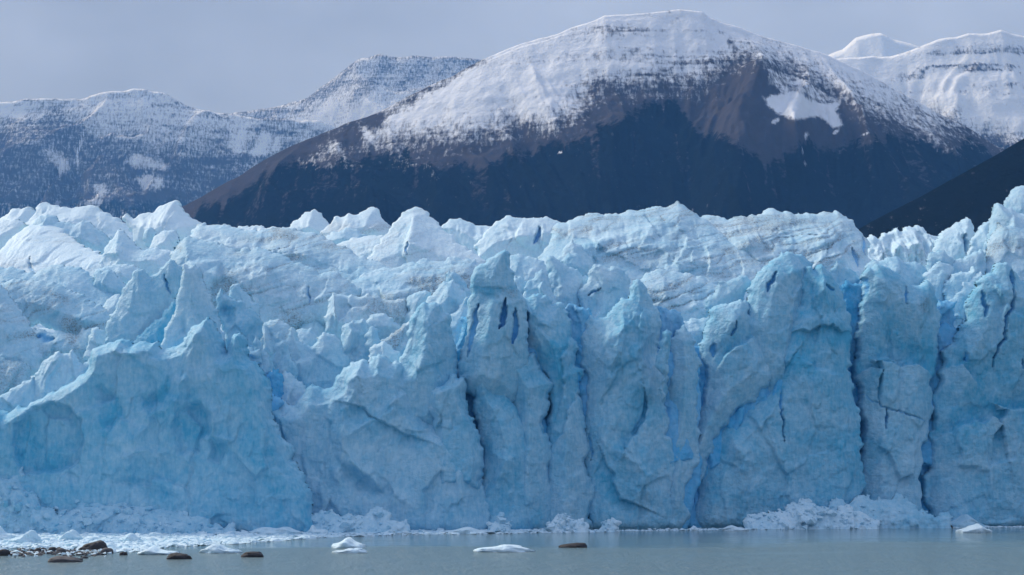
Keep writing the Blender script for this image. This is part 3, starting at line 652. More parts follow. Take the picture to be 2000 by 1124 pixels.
slab('ice_slope', rim=3.0, pts=[(488, 660), (500, 640), (512, 628), (530, 624), (545, 623), (560, 632), (575, 645), (590, 640), (612, 640), (625, 665), (620, 710), (500, 710)], Y=411, lean=.5, T=3, w=4, blue=0.43, dirt=0.25)
slab('ice_fin', [(560, 740), (563, 690), (562, 645), (568, 638), (582, 652), (600, 675), (607, 677), (617, 660), (630, 649), (645, 652), (660, 660), (670, 675), (674, 692), (686, 715), (670, 770), (580, 780)], 401, lean=.18, T=3, w=3.5, rough=.28, facet=.35, blue=0.53, label='wide smooth slab with a notch in its top edge')
slab('ice_block', [(660, 690), (666, 660), (675, 632), (695, 627), (712, 622), (720, 635), (726, 652), (728, 690), (718, 725), (680, 730)], 406, lean=.2, T=3, w=3, blue=0.42)
slab('ice_block', [(710, 645), (716, 626), (725, 615), (740, 613), (765, 620), (780, 632), (775, 660), (720, 665)], 412, lean=.3, T=3, w=3, blue=0.42)
slab('ice_block', [(712, 672), (716, 650), (725, 637), (742, 647), (746, 670), (740, 690), (718, 690)], 403, lean=.15, T=2.5, w=3, blue=0.42)
slab('ice_block', [(738, 690), (742, 667), (770, 650), (792, 632), (803, 622), (805, 680), (785, 705), (745, 705)], 406, lean=.3, T=3, w=3, blue=0.32, rough=1.4, label='grit-blackened ice block beside the grey tower', feats=[('dirt', [(785, 640), (783, 665), (775, 675), (765, 660)], .9, 1.2), ('dirt', [(755, 668), (775, 672), (770, 678)], .7, 1.2)])
slab('ice_block', [(716, 720), (722, 690), (728, 675), (752, 665), (767, 677), (782, 688), (785, 720), (750, 735)], 397, lean=.2, T=3, w=3, blue=0.34)
slab('ice_fin', [(490, 720), (492, 670), (500, 655), (510, 667), (517, 685), (525, 700), (531, 725), (534, 790), (510, 790)], 393, lean=.1, T=2, w=2, blue=0.60, rough=.7)
slab('ice_fin', [(531, 760), (533, 682), (537, 670), (550, 665), (558, 665), (562, 682), (570, 702), (580, 740), (575, 790), (540, 790)], 396, lean=.12, T=2.5, w=3, blue=0.53, rough=.7)
slab('ice_block', [(535, 790), (537, 742), (546, 732), (555, 722), (567, 728), (575, 740), (590, 745), (602, 764), (600, 810), (545, 815)], 392, lean=.25, T=3, w=3.5, blue=0.36)
slab('ice_slope', rim=3.0, pts=[(-40, 800), (-40, 697), (0, 697), (25, 706), (45, 707), (60, 720), (72, 740), (75, 790), (20, 810)], Y=404, lean=.3, T=3, w=4, blue=0.52, feats=[('dirt', [(0, 720), (25, 715), (30, 745), (0, 750)], .6, 5)])
slab('ice_block', [(160, 705), (165, 690), (172, 660), (178, 640), (195, 640), (210, 655), (222, 672), (220, 705), (185, 715)], 413, lean=.2, T=3, w=3, blue=0.40)
slab('ice_block', [(215, 690), (222, 672), (235, 655), (247, 647), (275, 644), (290, 652), (290, 690)], 407, lean=.3, T=2.5, w=3, blue=0.40)
slab('ice_block', [(66, 800), (69, 738), (77, 720), (95, 700), (107, 688), (135, 690), (142, 681), (150, 695), (162, 712), (172, 707), (178, 690), (188, 710), (190, 760), (150, 800), (90, 810)], 397, lean=.15, T=3, w=3.5, blue=0.50, rough=.8)
slab('ice_block', [(-40, 772), (15, 766), (37, 752), (68, 737), (72, 760), (74, 800), (40, 830), (-40, 830)], 396, lean=.2, T=3, w=4, blue=0.52, rough=.8)

# ---- blue ice inside the big crevasses, walls coloured brighter for a missing glow
slab('ice_block', [(474, 690), (486, 676), (512, 680), (514, 740), (476, 740)], 392, lean=.1, T=2, w=2, blue=0.56)
slab('ice_slope', rim=3.0, pts=[(560, 600), (590, 515), (700, 520), (800, 512), (930, 505), (960, 560), (950, 620), (560, 640)], Y=452, lean=.8, T=4, w=6, blue=0.37, streak=.8, dirt=0.40)
slab('ice_block', [(560, 620), (580, 600), (640, 600), (655, 640), (650, 720), (560, 720)], 426, lean=.3, T=3, w=4, blue=0.41)
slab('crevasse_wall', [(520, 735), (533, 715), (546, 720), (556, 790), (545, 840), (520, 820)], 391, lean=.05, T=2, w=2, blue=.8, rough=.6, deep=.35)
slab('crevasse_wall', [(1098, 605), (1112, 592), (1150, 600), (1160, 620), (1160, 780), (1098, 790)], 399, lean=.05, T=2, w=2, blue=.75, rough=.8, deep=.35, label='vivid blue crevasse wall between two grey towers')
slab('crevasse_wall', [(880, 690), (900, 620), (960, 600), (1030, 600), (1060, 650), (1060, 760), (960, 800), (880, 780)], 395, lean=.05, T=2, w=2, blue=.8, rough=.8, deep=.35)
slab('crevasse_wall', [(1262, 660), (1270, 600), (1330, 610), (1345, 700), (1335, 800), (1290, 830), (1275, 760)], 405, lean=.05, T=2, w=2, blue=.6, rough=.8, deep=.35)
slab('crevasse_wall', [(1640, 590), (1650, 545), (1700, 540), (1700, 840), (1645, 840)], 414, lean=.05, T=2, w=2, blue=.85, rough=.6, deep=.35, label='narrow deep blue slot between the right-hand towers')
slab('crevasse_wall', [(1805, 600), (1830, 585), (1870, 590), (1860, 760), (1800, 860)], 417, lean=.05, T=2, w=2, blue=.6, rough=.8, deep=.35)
slab('ice_fin', [(1618, 560), (1628, 520), (1632, 508), (1645, 518), (1672, 532), (1683, 545), (1680, 600), (1668, 660), (1645, 650)], 418, lean=.1, T=2.2, w=3, blue=0.65, rough=.28, facet=.35)
slab('ice_block', [(1310, 690), (1318, 655), (1330, 630), (1350, 620), (1385, 615), (1400, 640), (1400, 720), (1380, 800), (1320, 800)], 411, lean=.2, T=3, w=4, blue=0.40, rough=1.4)

# ---- dense blue ice of the glacier's body, coloured brighter as if light filled the gaps
for i in range(8):
    x0 = -60 + i * 266; x1 = x0 + 350; xm = [x0, x0 + 60, x0 + 130, x0 + 200, x1]
    top = line_at([(-60, 830), (100, 800), (250, 720), (400, 690), (500, 770), (600, 800), (750, 760), (850, 700), (950, 660), (1100, 650), (1250, 650), (1350, 700), (1450, 650), (1550, 600), (1650, 640), (1750, 600), (1850, 660), (1950, 600), (2070, 600)], np.array(xm, float))
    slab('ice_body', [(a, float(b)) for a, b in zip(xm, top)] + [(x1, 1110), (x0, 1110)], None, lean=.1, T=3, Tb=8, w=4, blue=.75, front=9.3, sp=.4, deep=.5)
# ---- the cliff itself
CL = dict(lean=.12, T=6, Tb=10, rough=.7, facet=.65, wet=1.0)
slab('ice_cliff', [(-60, 805), (0, 797), (20, 806), (37, 792), (75, 780), (110, 765), (150, 742), (165, 730), (176, 715), (178, 700), (184, 680), (205, 673), (222, 669), (228, 665), (245, 659), (250, 664), (262, 673), (270, 670), (300, 671), (310, 665), (318, 683), (332, 680), (345, 677), (352, 673), (360, 660), (367, 650), (372, 640), (380, 635), (392, 632), (400, 625), (405, 618), (412, 625), (425, 645), (432, 660), (440, 680), (444, 692), (452, 660), (458, 652), (470, 648), (478, 655), (482, 680), (486, 700), (492, 705), (500, 705), (510, 720), (520, 735), (528, 755), (532, 775), (545, 830), (570, 900), (610, 960), (640, 1110), (-60, 1110)],
     None, **{**CL, 'facet': .75}, w=3, blue=0.77, label='broad deep-blue left section of the cliff with scalloped scars',
     feats=[('scoop', [(36, 828), (72, 792), (133, 788), (158, 803), (176, 824), (180, 857), (172, 892), (158, 914), (108, 928), (57, 932), (43, 907), (34, 864)], 1.2, 2.6),
            ('scoop', [(190, 757), (215, 748), (240, 765), (255, 790), (262, 812), (232, 850), (206, 838), (196, 790)], 2.5, 1.6),
            ('scoop', [(270, 775), (300, 765), (335, 750), (350, 770), (335, 800), (305, 812), (285, 805)], 2.5, 1.5),
            ('ridge', [(374, 745), (359, 785), (338, 806), (305, 813), (298, 838), (273, 860)], 1.5, 1.6), ('ridge', [(356, 788), (345, 828), (341, 882), (316, 896), (277, 885), (259, 892)], 1.4, 1.6),
            ('scoop', [(350, 800), (400, 780), (424, 806), (424, 850), (400, 890), (350, 890)], 2.0, 1.8), ('scoop', [(415, 855), (458, 865), (455, 885), (440, 910), (410, 902)], 1.5, 1.4),
            ('ridge', [(424, 806), (424, 852), (458, 862)], .8, 1.5), ('ridge', [(184, 685), (150, 745), (110, 768), (70, 785)], 1.2, 1.3), ('ridge', [(405, 620), (380, 700), (375, 745)], 1.6, 1.8), ('ridge', [(258, 915), (300, 940), (380, 985)], 2, .7),
            ('scoop', [(200, 935), (260, 925), (330, 945), (400, 985), (330, 985), (250, 960)], 3, .9)])
slab('ice_cliff', [(508, 800), (515, 775), (534, 771), (550, 780), (575, 792), (582, 780), (597, 762), (610, 749), (625, 755), (632, 760), (650, 755), (657, 735), (672, 717), (697, 706), (710, 700), (720, 710), (725, 700), (742, 691), (755, 697), (765, 710), (782, 707), (795, 720), (812, 770), (832, 820), (850, 828), (890, 850), (930, 900), (960, 1110), (520, 1110), (530, 900)],
     None, **{**CL, 'rough': 1.0, 'lean': .16}, w=4, blue=0.60, front=1.0, label='lumpy blue-white cliff section left of the grey towers',
     feats=[('ridge', [(725, 700), (700, 740), (680, 800), (673, 900), (668, 1000)], 2, 2.2), ('ridge', [(797, 770), (760, 800), (720, 830), (690, 850)], 1.6, 1.6), ('step', [(708, 795), (760, 830), (800, 850)], 4, 1.6), ('scoop', [(655, 880), (685, 900), (740, 940), (790, 970), (800, 990), (740, 985), (690, 960)], 3, 2.2), ('ridge', [(690, 900), (740, 945), (790, 975)], 1.5, 1.5), ])
slab('ice_tower', [(735, 760), (740, 735), (775, 710), (788, 690), (793, 650), (799, 640), (802, 620), (810, 612), (820, 597), (830, 589), (837, 594), (850, 590), (862, 595), (867, 612), (877, 612), (882, 622), (885, 661), (890, 678), (893, 720), (897, 745), (890, 800), (870, 860), (780, 860)], 388, lean=.1, T=6.5, w=5.5, rough=.7, facet=.6, blue=0.68, label='grey-blue tower with a notched flat top',
     feats=[('ridge', [(838, 594), (835, 660), (825, 740)], 3, 1.5)])
slab('ice_flake', [(831, 790), (834, 760), (850, 752), (872, 745), (878, 732), (890, 730), (895, 740), (910, 737), (911, 760), (910, 772), (915, 795), (925, 815), (934, 840), (939, 868), (945, 900), (940, 960), (850, 960), (845, 820), (838, 812)], None, **{**CL, 'lean': .1}, w=2.5, blue=0.72, front=-.3)
slab('ice_tower', [(893, 730), (896, 705), (905, 692), (907, 680), (920, 682), (945, 682), (950, 700), (957, 715), (970, 722), (973, 740), (978, 765), (990, 767), (1000, 785), (1012, 800), (1040, 880), (1060, 1110), (900, 1110), (925, 960), (942, 880), (933, 835), (922, 800), (912, 765)], None, **CL, w=5.5, blue=0.72, front=3, label='low broken tower with a split top in the cliff middle',
     feats=[('ridge', [(960, 880), (990, 900), (970, 950), (930, 1000)], 1.5, 1.8)])
slab('ice_tower', [(948, 720), (952, 695), (963, 670), (970, 665), (966, 640), (972, 629), (983, 625), (995, 627), (998, 640), (995, 665), (1000, 668), (1015, 678), (1025, 687), (1032, 690), (1042, 686), (1049, 692), (1052, 712), (1060, 727), (1075, 740), (1082, 750), (1077, 765), (1070, 780), (1069, 805), (1072, 850), (1075, 940), (1085, 1110), (965, 1110), (985, 900), (1000, 800), (980, 762)], None, **CL, w=5.5, blue=0.72, front=4.5, label='knob-headed ice tower like a seated figure',
     feats=[('crack', [(985, 690), (990, 720), (1000, 745)], .6, 1.5)])
slab('ice_tower', [(892, 740), (898, 700), (906, 670), (913, 635), (914, 605), (921, 575), (919, 555), (919, 545), (924, 530), (935, 517), (950, 508), (968, 497), (985, 486), (993, 491), (996, 507), (997, 525), (1003, 545), (1010, 560), (1018, 573), (1028, 585), (1030, 650), (1025, 720), (1010, 780), (960, 790), (905, 770)], 390.5, lean=.06, T=6.5, w=5.5, rough=.7, facet=.6, blue=0.62, label='tallest grey tower with a slanted overhanging head',
     feats=[('crack', [(988, 586), (985, 615), (974, 648)], 1.05, 3), ('crack', [(1007, 604), (1008, 640), (1001, 676)], 1.05, 3), ('crack', [(936, 596), (926, 640), (914, 700)], 1.05, 3), ('step', [(922, 556), (960, 565), (1000, 560)], 4, .6), ('dirt', [(985, 573), (1005, 573), (1000, 582)], .6, 1.0)])
slab('ice_tower', [(1000, 620), (1003, 575), (1012, 574), (1030, 582), (1040, 575), (1050, 573), (1065, 576), (1080, 588), (1078, 595), (1092, 590), (1102, 597), (1110, 620), (1117, 645), (1122, 665), (1124, 712), (1130, 718), (1143, 722), (1136, 740), (1138, 800), (1145, 850), (1165, 1110), (1040, 1110), (1055, 930), (1068, 830), (1068, 780), (1050, 720), (1020, 680)], None, **{**CL, 'lean': .13}, w=5.5, blue=0.68, front=5.5, label='jagged-topped grey tower with a smooth pillar at its foot',
     feats=[('crack', [(1031, 612), (1028, 650), (1026, 665)], .9, 3), ('ridge', [(1103, 665), (1095, 720), (1080, 780), (1078, 840), (1060, 890)], 3.5, 3.0), ('step', [(1112, 665), (1100, 730), (1092, 800)], 4, 1.5), ('crack', [(1128, 728), (1132, 760)], .6, 1.5), ('step', [(1125, 770), (1100, 850), (1050, 905)], 6, 2)])
slab('ice_tower', [(1135, 680), (1142, 640), (1150, 615), (1163, 622), (1180, 620), (1195, 605), (1212, 582), (1230, 572), (1235, 555), (1242, 546), (1255, 552), (1265, 565), (1270, 580), (1277, 597), (1290, 612), (1293, 640), (1288, 660), (1284, 690), (1300, 700), (1307, 740), (1303, 770), (1297, 790), (1300, 850), (1310, 1110), (1125, 1110), (1139, 860), (1143, 800), (1146, 740)], None, **{**CL, 'lean': .12, 'rough': .8}, w=5.5, blue=0.68, front=5, label='bulky weathered tower with twin holes near its peak',
     feats=[('ridge', [(1230, 575), (1215, 640), (1200, 700), (1185, 735)], 2, 2), ('ridge', [(1280, 640), (1240, 690), (1235, 730), (1255, 760)], 2.5, 2), ('scoop', [(1180, 720), (1200, 700), (1215, 720), (1200, 745), (1175, 745)], 2, 1.5), ('crack', [(1152, 845), (1153, 870), (1153, 900)], .5, 1.5), ('step', [(1262, 790), (1245, 840), (1220, 875)], 4, 2.2), ('crack', [(1140, 728), (1139, 770), (1141, 820)], 1.0, 4), ('ridge', [(1200, 880), (1240, 905), (1260, 960)], 2, 1.6), ('step', [(1180, 900), (1200, 950), (1230, 980)], 5, 1.8)])
slab('ice_flake', [(1282, 700), (1290, 665), (1295, 648), (1302, 642), (1311, 656), (1309, 680), (1307, 725), (1301, 770), (1294, 790), (1285, 760)], 388.5, lean=.1, T=2.5, w=2, blue=0.72, rough=.6)
slab('ice_tower', [(1302, 740), (1308, 690), (1312, 660), (1320, 645), (1335, 633), (1350, 650), (1358, 665), (1362, 690), (1364, 735), (1364, 780), (1362, 830), (1345, 1110), (1262, 1110), (1290, 880), (1300, 800)], None, **{**CL, 'rough': .6}, w=5.5, blue=0.68, front=5.5, feats=[('crack', [(1300, 795), (1296, 830), (1285, 880), (1276, 895)], .5, 1.8)])
slab('ice_tower', [(1364, 700), (1372, 650), (1385, 605), (1405, 595), (1430, 590), (1450, 588), (1465, 600), (1480, 650), (1506, 700), (1508, 742), (1482, 772), (1457, 790), (1432, 812), (1407, 840), (1380, 900), (1350, 960), (1335, 1110), (1280, 1110), (1310, 960), (1330, 880), (1360, 800), (1368, 760)], None, **{**CL, 'lean': .2, 'rough': .7}, w=5.5, yaw=-.1, blue=0.62, front=5.5, label='pale ice buttress with a slanting lower right edge',
     feats=[('step', [(1500, 662), (1470, 660), (1450, 675), (1430, 682), (1410, 702)], 4, 2.6), ('crack', [(1432, 630), (1433, 645), (1422, 660)], .5, 1.2), ('crack', [(1391, 672), (1390, 700)], 1.0, 1.5), ('crack', [(1367, 730), (1367, 755), (1366, 778)], 1.0, 4), ('crack', [(1365, 785), (1352, 796)], .5, 1.5)])
slab('ice_tower', [(1448, 640), (1458, 585), (1467, 555), (1475, 540), (1487, 525), (1500, 512), (1512, 505), (1537, 491), (1557, 497), (1575, 507), (1588, 516), (1585, 560), (1575, 640), (1560, 740), (1500, 780), (1460, 720)], 407, lean=.16, yaw=.1, T=6.5, w=5.5, rough=.7, facet=.6, blue=0.66, label='rounded high shoulder of ice left of the dark fin',
     feats=[('ridge', [(1500, 512), (1475, 570), (1458, 640)], 2, 2.2), ('crack', [(1512, 535), (1502, 555), (1492, 575)], .7, 2)])
slab('ice_tower', [(1500, 700), (1520, 660), (1535, 631), (1545, 602), (1560, 597), (1562, 570), (1570, 535), (1572, 522), (1585, 520), (1588, 530), (1592, 520), (1602, 515), (1612, 522), (1622, 532), (1630, 547), (1640, 565), (1647, 582), (1652, 600), (1660, 631), (1664, 662), (1660, 700), (1661, 738), (1666, 775), (1680, 900), (1690, 1110), (1325, 1110), (1345, 980), (1370, 910), (1402, 842), (1430, 815), (1457, 793), (1482, 775), (1505, 745)], None, **{**CL, 'lean': .10, 'rough': .6}, w=5.5, blue=0.80, front=4.5, label='dark blue-grey fin widening into the right cliff',
     feats=[('ridge', [(1603, 518), (1600, 570), (1575, 620), (1555, 650)], 2, 1.6), ('step', [(1545, 650), (1590, 640), (1640, 650)], 5, 2.0), ('crack', [(1512, 727), (1520, 775), (1524, 825), (1524, 870)], .42, 1.1), ('step', [(1520, 670), (1515, 720), (1540, 700)], 3, 1), ('ridge', [(1390, 838), (1420, 850), (1450, 900), (1440, 960)], 2, 2.0), ('step', [(1460, 785), (1430, 810), (1390, 838)], 5, 2.5), ('crack', [(1605, 560), (1615, 568), (1625, 572)], .5, 1.5)])
slab('ice_tower', [(1664, 720), (1668, 650), (1675, 600), (1682, 562), (1685, 530), (1692, 522), (1702, 525), (1707, 515), (1725, 520), (1745, 530), (1765, 545), (1780, 557), (1795, 557), (1810, 547), (1820, 557), (1827, 570), (1832, 587), (1829, 602), (1836, 640), (1831, 690), (1826, 720), (1820, 775), (1814, 845), (1820, 1110), (1660, 1110), (1672, 900), (1672, 790)], None, **{**CL, 'lean': .08, 'rough': .55}, w=5.5, blue=0.72, front=4.5, label='square-shouldered tower with a dipping crest and dark undercut',
     feats=[('step', [(1817, 745), (1805, 727), (1782, 715), (1750, 720), (1710, 707), (1715, 725), (1695, 720), (1672, 735)], 9, 3.2), ('crack', [(1670, 765), (1695, 785), (1725, 799), (1775, 815), (1815, 822)], .3, .6), ('crack', [(1722, 800), (1722, 820), (1721, 840)], .5, 1.8), ('crack', [(1820, 772), (1818, 797)], .7, 3), ('crack', [(1816, 822), (1813, 845)], .5, 2.5), ('ridge', [(1707, 520), (1735, 545), (1775, 562), (1800, 570)], 1.5, 1.4), ('dirt', [(1792, 600), (1798, 590), (1796, 610)], .6, 1.2), ('crack', [(1762, 560), (1762, 600)], .5, 1.2), ('crack', [(1690, 545), (1685, 580)], .9, 2)])
slab('ice_block', [(1825, 680), (1833, 640), (1850, 600), (1870, 570), (1895, 545), (1915, 530), (1930, 540), (1930, 640), (1900, 740), (1850, 780)], 422, lean=.1, yaw=.2, T=4, w=4, rough=.9, blue=0.42)
slab('ice_tower', [(1826, 760), (1838, 715), (1845, 680), (1870, 640), (1885, 600), (1900, 565), (1912, 545), (1925, 535), (1935, 533), (1950, 512), (1962, 512), (1975, 522), (1990, 545), (2010, 555), (2070, 570), (2070, 1110), (1800, 1110), (1815, 900), (1819, 800)], None, **{**CL, 'lean': .08, 'rough': .6}, w=5.5, blue=0.72, front=3, label='massive right-edge wall split by thin dark cracks',
     feats=[('step', [(2040, 800), (2000, 807), (1975, 802), (1957, 800), (1948, 832), (1930, 815), (1910, 830), (1895, 822), (1875, 832), (1858, 840), (1838, 850)], 8, 3.0), ('crack', [(1968, 540), (1970, 560), (1966, 605), (1950, 637), (1935, 682), (1929, 702), (1932, 725)], .6, 2.2), ('crack', [(1970, 530), (1969, 560)], 1.0, 3), ('crack', [(1877, 690), (1880, 710)], .5, 1.5), ('crack', [(1997, 690), (1992, 705), (1997, 722)], .4, 1.5), ('crack', [(1985, 705), (1986, 725)], .4, 1.5), ('step', [(1885, 735), (1870, 715), (1852, 718)], 4, 2), ('crack', [(1910, 570), (1912, 625)], .8, 2), ('ridge', [(1912, 545), (1900, 620), (1870, 700)], 2, 1.6)])

# ---- glacier surface behind the front (fills between the blocks)
def glacier_surface():
    xs = np.arange(-420, 421, 2.2); ys = np.arange(0, 1100, 3.0)
    X, Y = np.meshgrid(xs, ys)
    Y = Y + waterline(1000 + F * X / 390) + 14 * np.clip(1 - Y / 200, 0, 1)
    Z = 27 + 0.10 * (Y - 392) * np.clip((Y - 392) / 150, 0, 1)
    Z += 9 * (ridged(X / 60 + .3 * fbm(X / 40, Y / 40, 3, 2), Y / 26, 7, 4, .55) - .6) + 3 * fbm(X / 8, Y / 8, 9, 3)
    Z += np.clip((np.abs(X) - 150) / 120, 0, 1) * 14
    Z[-8:] = -5
    ny, nx = X.shape; idx = np.arange(nx * ny).reshape(ny, nx)
    fa = np.stack([idx[:-1, :-1], idx[:-1, 1:], idx[1:, 1:], idx[1:, :-1]], -1).reshape(-1, 4)
    me = mesh_from('ice_surface', np.stack([X, Y - 378, Z], -1).reshape(-1, 3), fa)
    n = X.size
    attr(me, 'ice', np.stack([np.full(n, .2), np.full(n, .08), np.zeros(n), np.ones(n)], 1))
    link('ice_surface', me, ICE, glacier)
glacier_surface()

# ---- crushed ice heaped against the foot of the cliff
def chunk_mesh(rnd, n=14, sub=0):
    bm = bmesh.new()
    for i in range(n):
        v = Vector((rnd.gauss(0, 1), rnd.gauss(0, 1), rnd.gauss(0, 1))).normalized() * rnd.uniform(.75, 1.05)
        bm.verts.new(v)
    r = bmesh.ops.convex_hull(bm, input=bm.verts)
    dead = list({g for g in r['geom_interior'] + r['geom_unused'] if isinstance(g, bmesh.types.BMVert)})
    if dead: bmesh.ops.delete(bm, geom=dead, context='VERTS')
    bmesh.ops.triangulate(bm, faces=bm.faces)
    V = np.array([v.co[:] for v in bm.verts]); bm.verts.index_update()
    Fc = np.array([[v.index for v in f.verts] for f in bm.faces])
    bm.free(); return V, Fc
rndc = random.Random(5)
CHUNKS = [chunk_mesh(rndc, rndc.choice((9, 11, 14))) for _ in range(24)]
def scatter(name, items, mat, blue=(.0, .25), parent=None, off=(0, 0, 0), seed=1):
    """items: (x, y, z, sx, sy, sz) -> one mesh of tumbled ice pieces"""
    rnd = random.Random(seed); Vs, Fs, Cs = [], [], []; k = 0
    for (x, y, z, sx, sy, sz) in items:
        V, Fc = CHUNKS[rnd.randrange(len(CHUNKS))]
        a = rnd.uniform(0, 6.28); ca, sa = math.cos(a), math.sin(a)
        W = V * np.array([sx, sy, sz]); W = np.stack([W[:, 0] * ca - W[:, 1] * sa, W[:, 0] * sa + W[:, 1] * ca, W[:, 2]], 1)
        Vs.append(W + np.array([x - off[0], y - off[1], z - off[2]])); Fs.append(Fc + k); k += len(V)
        b = rnd.uniform(*blue); Cs.append(np.tile([b, 0, 0, 1], (len(V), 1)))
    me = mesh_from(name, np.concatenate(Vs), np.concatenate(Fs), smooth=False)
    attr(me, 'ice', np.concatenate(Cs))
    TRI[0] += sum(len(f) for f in Fs)
    return link(name, me, mat, parent)
def heap(pts, Y, T, lean, blue, rough, label=None, n=500, size=(.18, .55)):
    o = slab('ice_rubble', pts, Y, lean=lean, T=T, Tb=5, w=4, rough=rough, facet=1.0, blue=blue, edge=.22, fine=3.0, label=label, anchor=0.0)
    rnd = random.Random(len(pts) * 31 + int(Y)); it = []
    me = o.data; m = len(me.vertices) // 2
    for _ in range(int(n * .22)):
        v = me.vertices[rnd.randrange(m)].co; s = min(rnd.lognormvariate(-1.0, .65), 1.5)
        it.append((v[0], v[1] + 378 - .1, v[2], s * 1.2, s, s * .9))
    tag(scatter('loose_ice', it, ICE, (blue - .15, blue + .15), glacier, (0, 378, 0), seed=n + int(Y)), kind='stuff')
heap([(1420, 1110), (1452, 1015), (1475, 1003), (1500, 996), (1520, 1000), (1542, 985), (1560, 976), (1590, 982), (1618, 993), (1632, 1000), (1655, 985), (1668, 1000), (1700, 1010), (1720, 1015), (1735, 1110)], 389, 3, .9, .28, 1.3, 'pale heap of crushed ice under the right cliff', 900)
heap([(1490, 1110), (1520, 1020), (1560, 1005), (1600, 990), (1640, 975), (1680, 968), (1730, 975), (1790, 992), (1860, 1008), (1900, 1110)], 394, 2.5, .5, .55, 1.0, None, 60)
heap([(1048, 1110), (1065, 1025), (1080, 1014), (1090, 1003), (1105, 1010), (1140, 1012), (1150, 1024), (1165, 1110)], 369, 2, .7, .18, 1.3, 'small pale fan of crushed ice at the waterline', 300)
heap([(1165, 1110), (1180, 1020), (1195, 1010), (1205, 1025), (1235, 1110)], 370, 1.5, .6, .25, 1.3, None, 120)
heap([(930, 1110), (950, 1020), (975, 1005), (1000, 1018), (1020, 1110)], 367, 1.5, .6, .33, 1.3, None, 120)
heap([(-60, 1110), (-60, 880), (0, 870), (22, 872), (32, 900), (42, 935), (64, 962), (100, 992), (180, 1010), (260, 1110)], 361, 3.0, .5, .6, 1.6, 'knobbly blue ice tumbled at the left foot of the cliff', 700)
heap([(60, 1110), (100, 985), (180, 978), (198, 968), (230, 975), (270, 985), (330, 995), (400, 1008), (460, 1025), (520, 1110)], 362, 3, .6, .58, 1.5, None, 900)
heap([(560, 1110), (600, 1010), (650, 995), (700, 1005), (760, 1000), (800, 1015), (850, 1110)], 367, 2.5, .6, .42, 1.4, None, 300)

# ------------------------------------------------------------------ floating ice and stones
def lump(pr, seed, sub=3, rough=.18, flat=None):
    """closed rounded lump: pr(x,y,z unit) -> scaled; facets and pits by noise"""
    bm = bmesh.new(); bmesh.ops.create_icosphere(bm, subdivisions=sub, radius=1.0)
    V = np.array([v.co[:] for v in bm.verts]); bm.verts.index_update()
    Fc = np.array([[v.index for v in f.verts] for f in bm.faces]); bm.free()
    n = planes(V[:, 0] * 1.3 + seed, V[:, 1] * 1.3 + V[:, 2] * 1.1, seed) * .8 + fbm(V[:, 0] * 2 + seed * 3.3, V[:, 1] * 2 + V[:, 2] * 2.7, seed, 4) * .9
    n += .35 * fbm(V[:, 0] * 6, V[:, 2] * 6 + V[:, 1] * 5 + seed, seed + 3, 3)
    V = V * (1 + rough * n)[:, None]
    return V, Fc
WHITE_ICE = (0.05, .0)
def floe(label, x0, x1, top, bottom, seed, blue=.05, depth=None, bumps=1, sub=4, rough=.2, group='ice floes in the lake', cat='ice floe'):
    """floating piece spanning photo columns x0..x1, its crest at row top, its near waterline at row bottom"""
    Xc, Y, _ = on_water((x0 + x1) / 2, bottom)
    W = (x1 - x0) / F * Y / 2; H = max((bottom - top) / F * Y * .9, .25); D = depth or W * .55
    rnd = random.Random(seed); Vs, Fs = [], []; k = 0
    V, Fc = lump(None, seed, sub, rough)
    hx = np.zeros(len(V))
    for b in range(bumps):
        c = rnd.uniform(-.6, .6); hx += np.exp(-((V[:, 0] - c) / rnd.uniform(.2, .45)) ** 2) * rnd.uniform(.4, .8)
    zz = np.where(V[:, 2] > 0, np.clip(V[:, 2], 0, 1) ** .6 * (0.45 + .55 * hx / max(hx.max(), .01)), V[:, 2] * .25)
    W3 = np.stack([V[:, 0] * W, V[:, 1] * D, zz * H], 1)
    me = mesh_from('ice_floe', W3, Fc)
    n = len(V); c = np.tile([blue, 0, 0, 1.0], (n, 1)); attr(me, 'ice', c)
    o = link('ice_floe', me, ICE); o.location = (Xc, Y + D * .8, 0.02)
    tag(o, label, cat, group); TRI[0] += len(Fc)
    return o
floe('two-tier white ice floe with a blue waist, left of centre', 642, 712, 1050, 1071, 301, .12, 5, 2)
floe('thin white ice sliver just below the two-tier floe', 648, 716, 1069, 1081, 302, .03, 2.0, 2)
floe('long flat white floe floating alone in mid lake', 926, 1038, 1064, 1079, 303, .04, 2.6, 4)
floe('small double-humped floe between the two middle-left boulders', 388, 466, 1061, 1081, 304, .08, 3, 3)
floe('low floe touching the stony spit, left of the brown dome boulder', 262, 342, 1068, 1084, 305, .05, 3.5, 2)
floe('white floe hugging the waterline at the far right', 1876, 1942, 1022, 1041, 306, .05, 3.5, 2)
floe('smooth blue ice dome behind the far-right white floe', 1842, 1934, 1003, 1031, 307, .45, 6, 1, rough=.12)
floe('flat-topped pale berg at the cliff foot above the floe strip', 478, 590, 1028, 1046, 308, .14, 5, 2)
floe('small peaked berg at the cliff foot left of centre', 598, 640, 1022, 1044, 309, .10, 3, 1)
floe('long low berg lying along the waterline near the centre', 868, 960, 1029, 1043, 310, .10, 4, 3)
floe('blue-tinted berg with a peak at the left edge', 10, 70, 1034, 1062, 311, .25, 4, 1)
floe('rounded blue berg in the brash beside the left-edge berg', 105, 150, 1034, 1056, 312, .28, 4, 1)
floe('squat blue lump in the brash above the brown dome boulder', 228, 270, 1040, 1060, 313, .2, 3, 1)
floe('white berg at the extreme left edge of the brash', -30, 18, 1024, 1056, 314, .1, 4, 1)
floe('tiny round lump on the waterline right of centre', 1346, 1370, 1026, 1036, 315, .05, 2, 1, sub=3)
floe('low white raft on the waterline left of the pale heap', 1412, 1465, 1026, 1037, 316, .05, 2.5, 2)
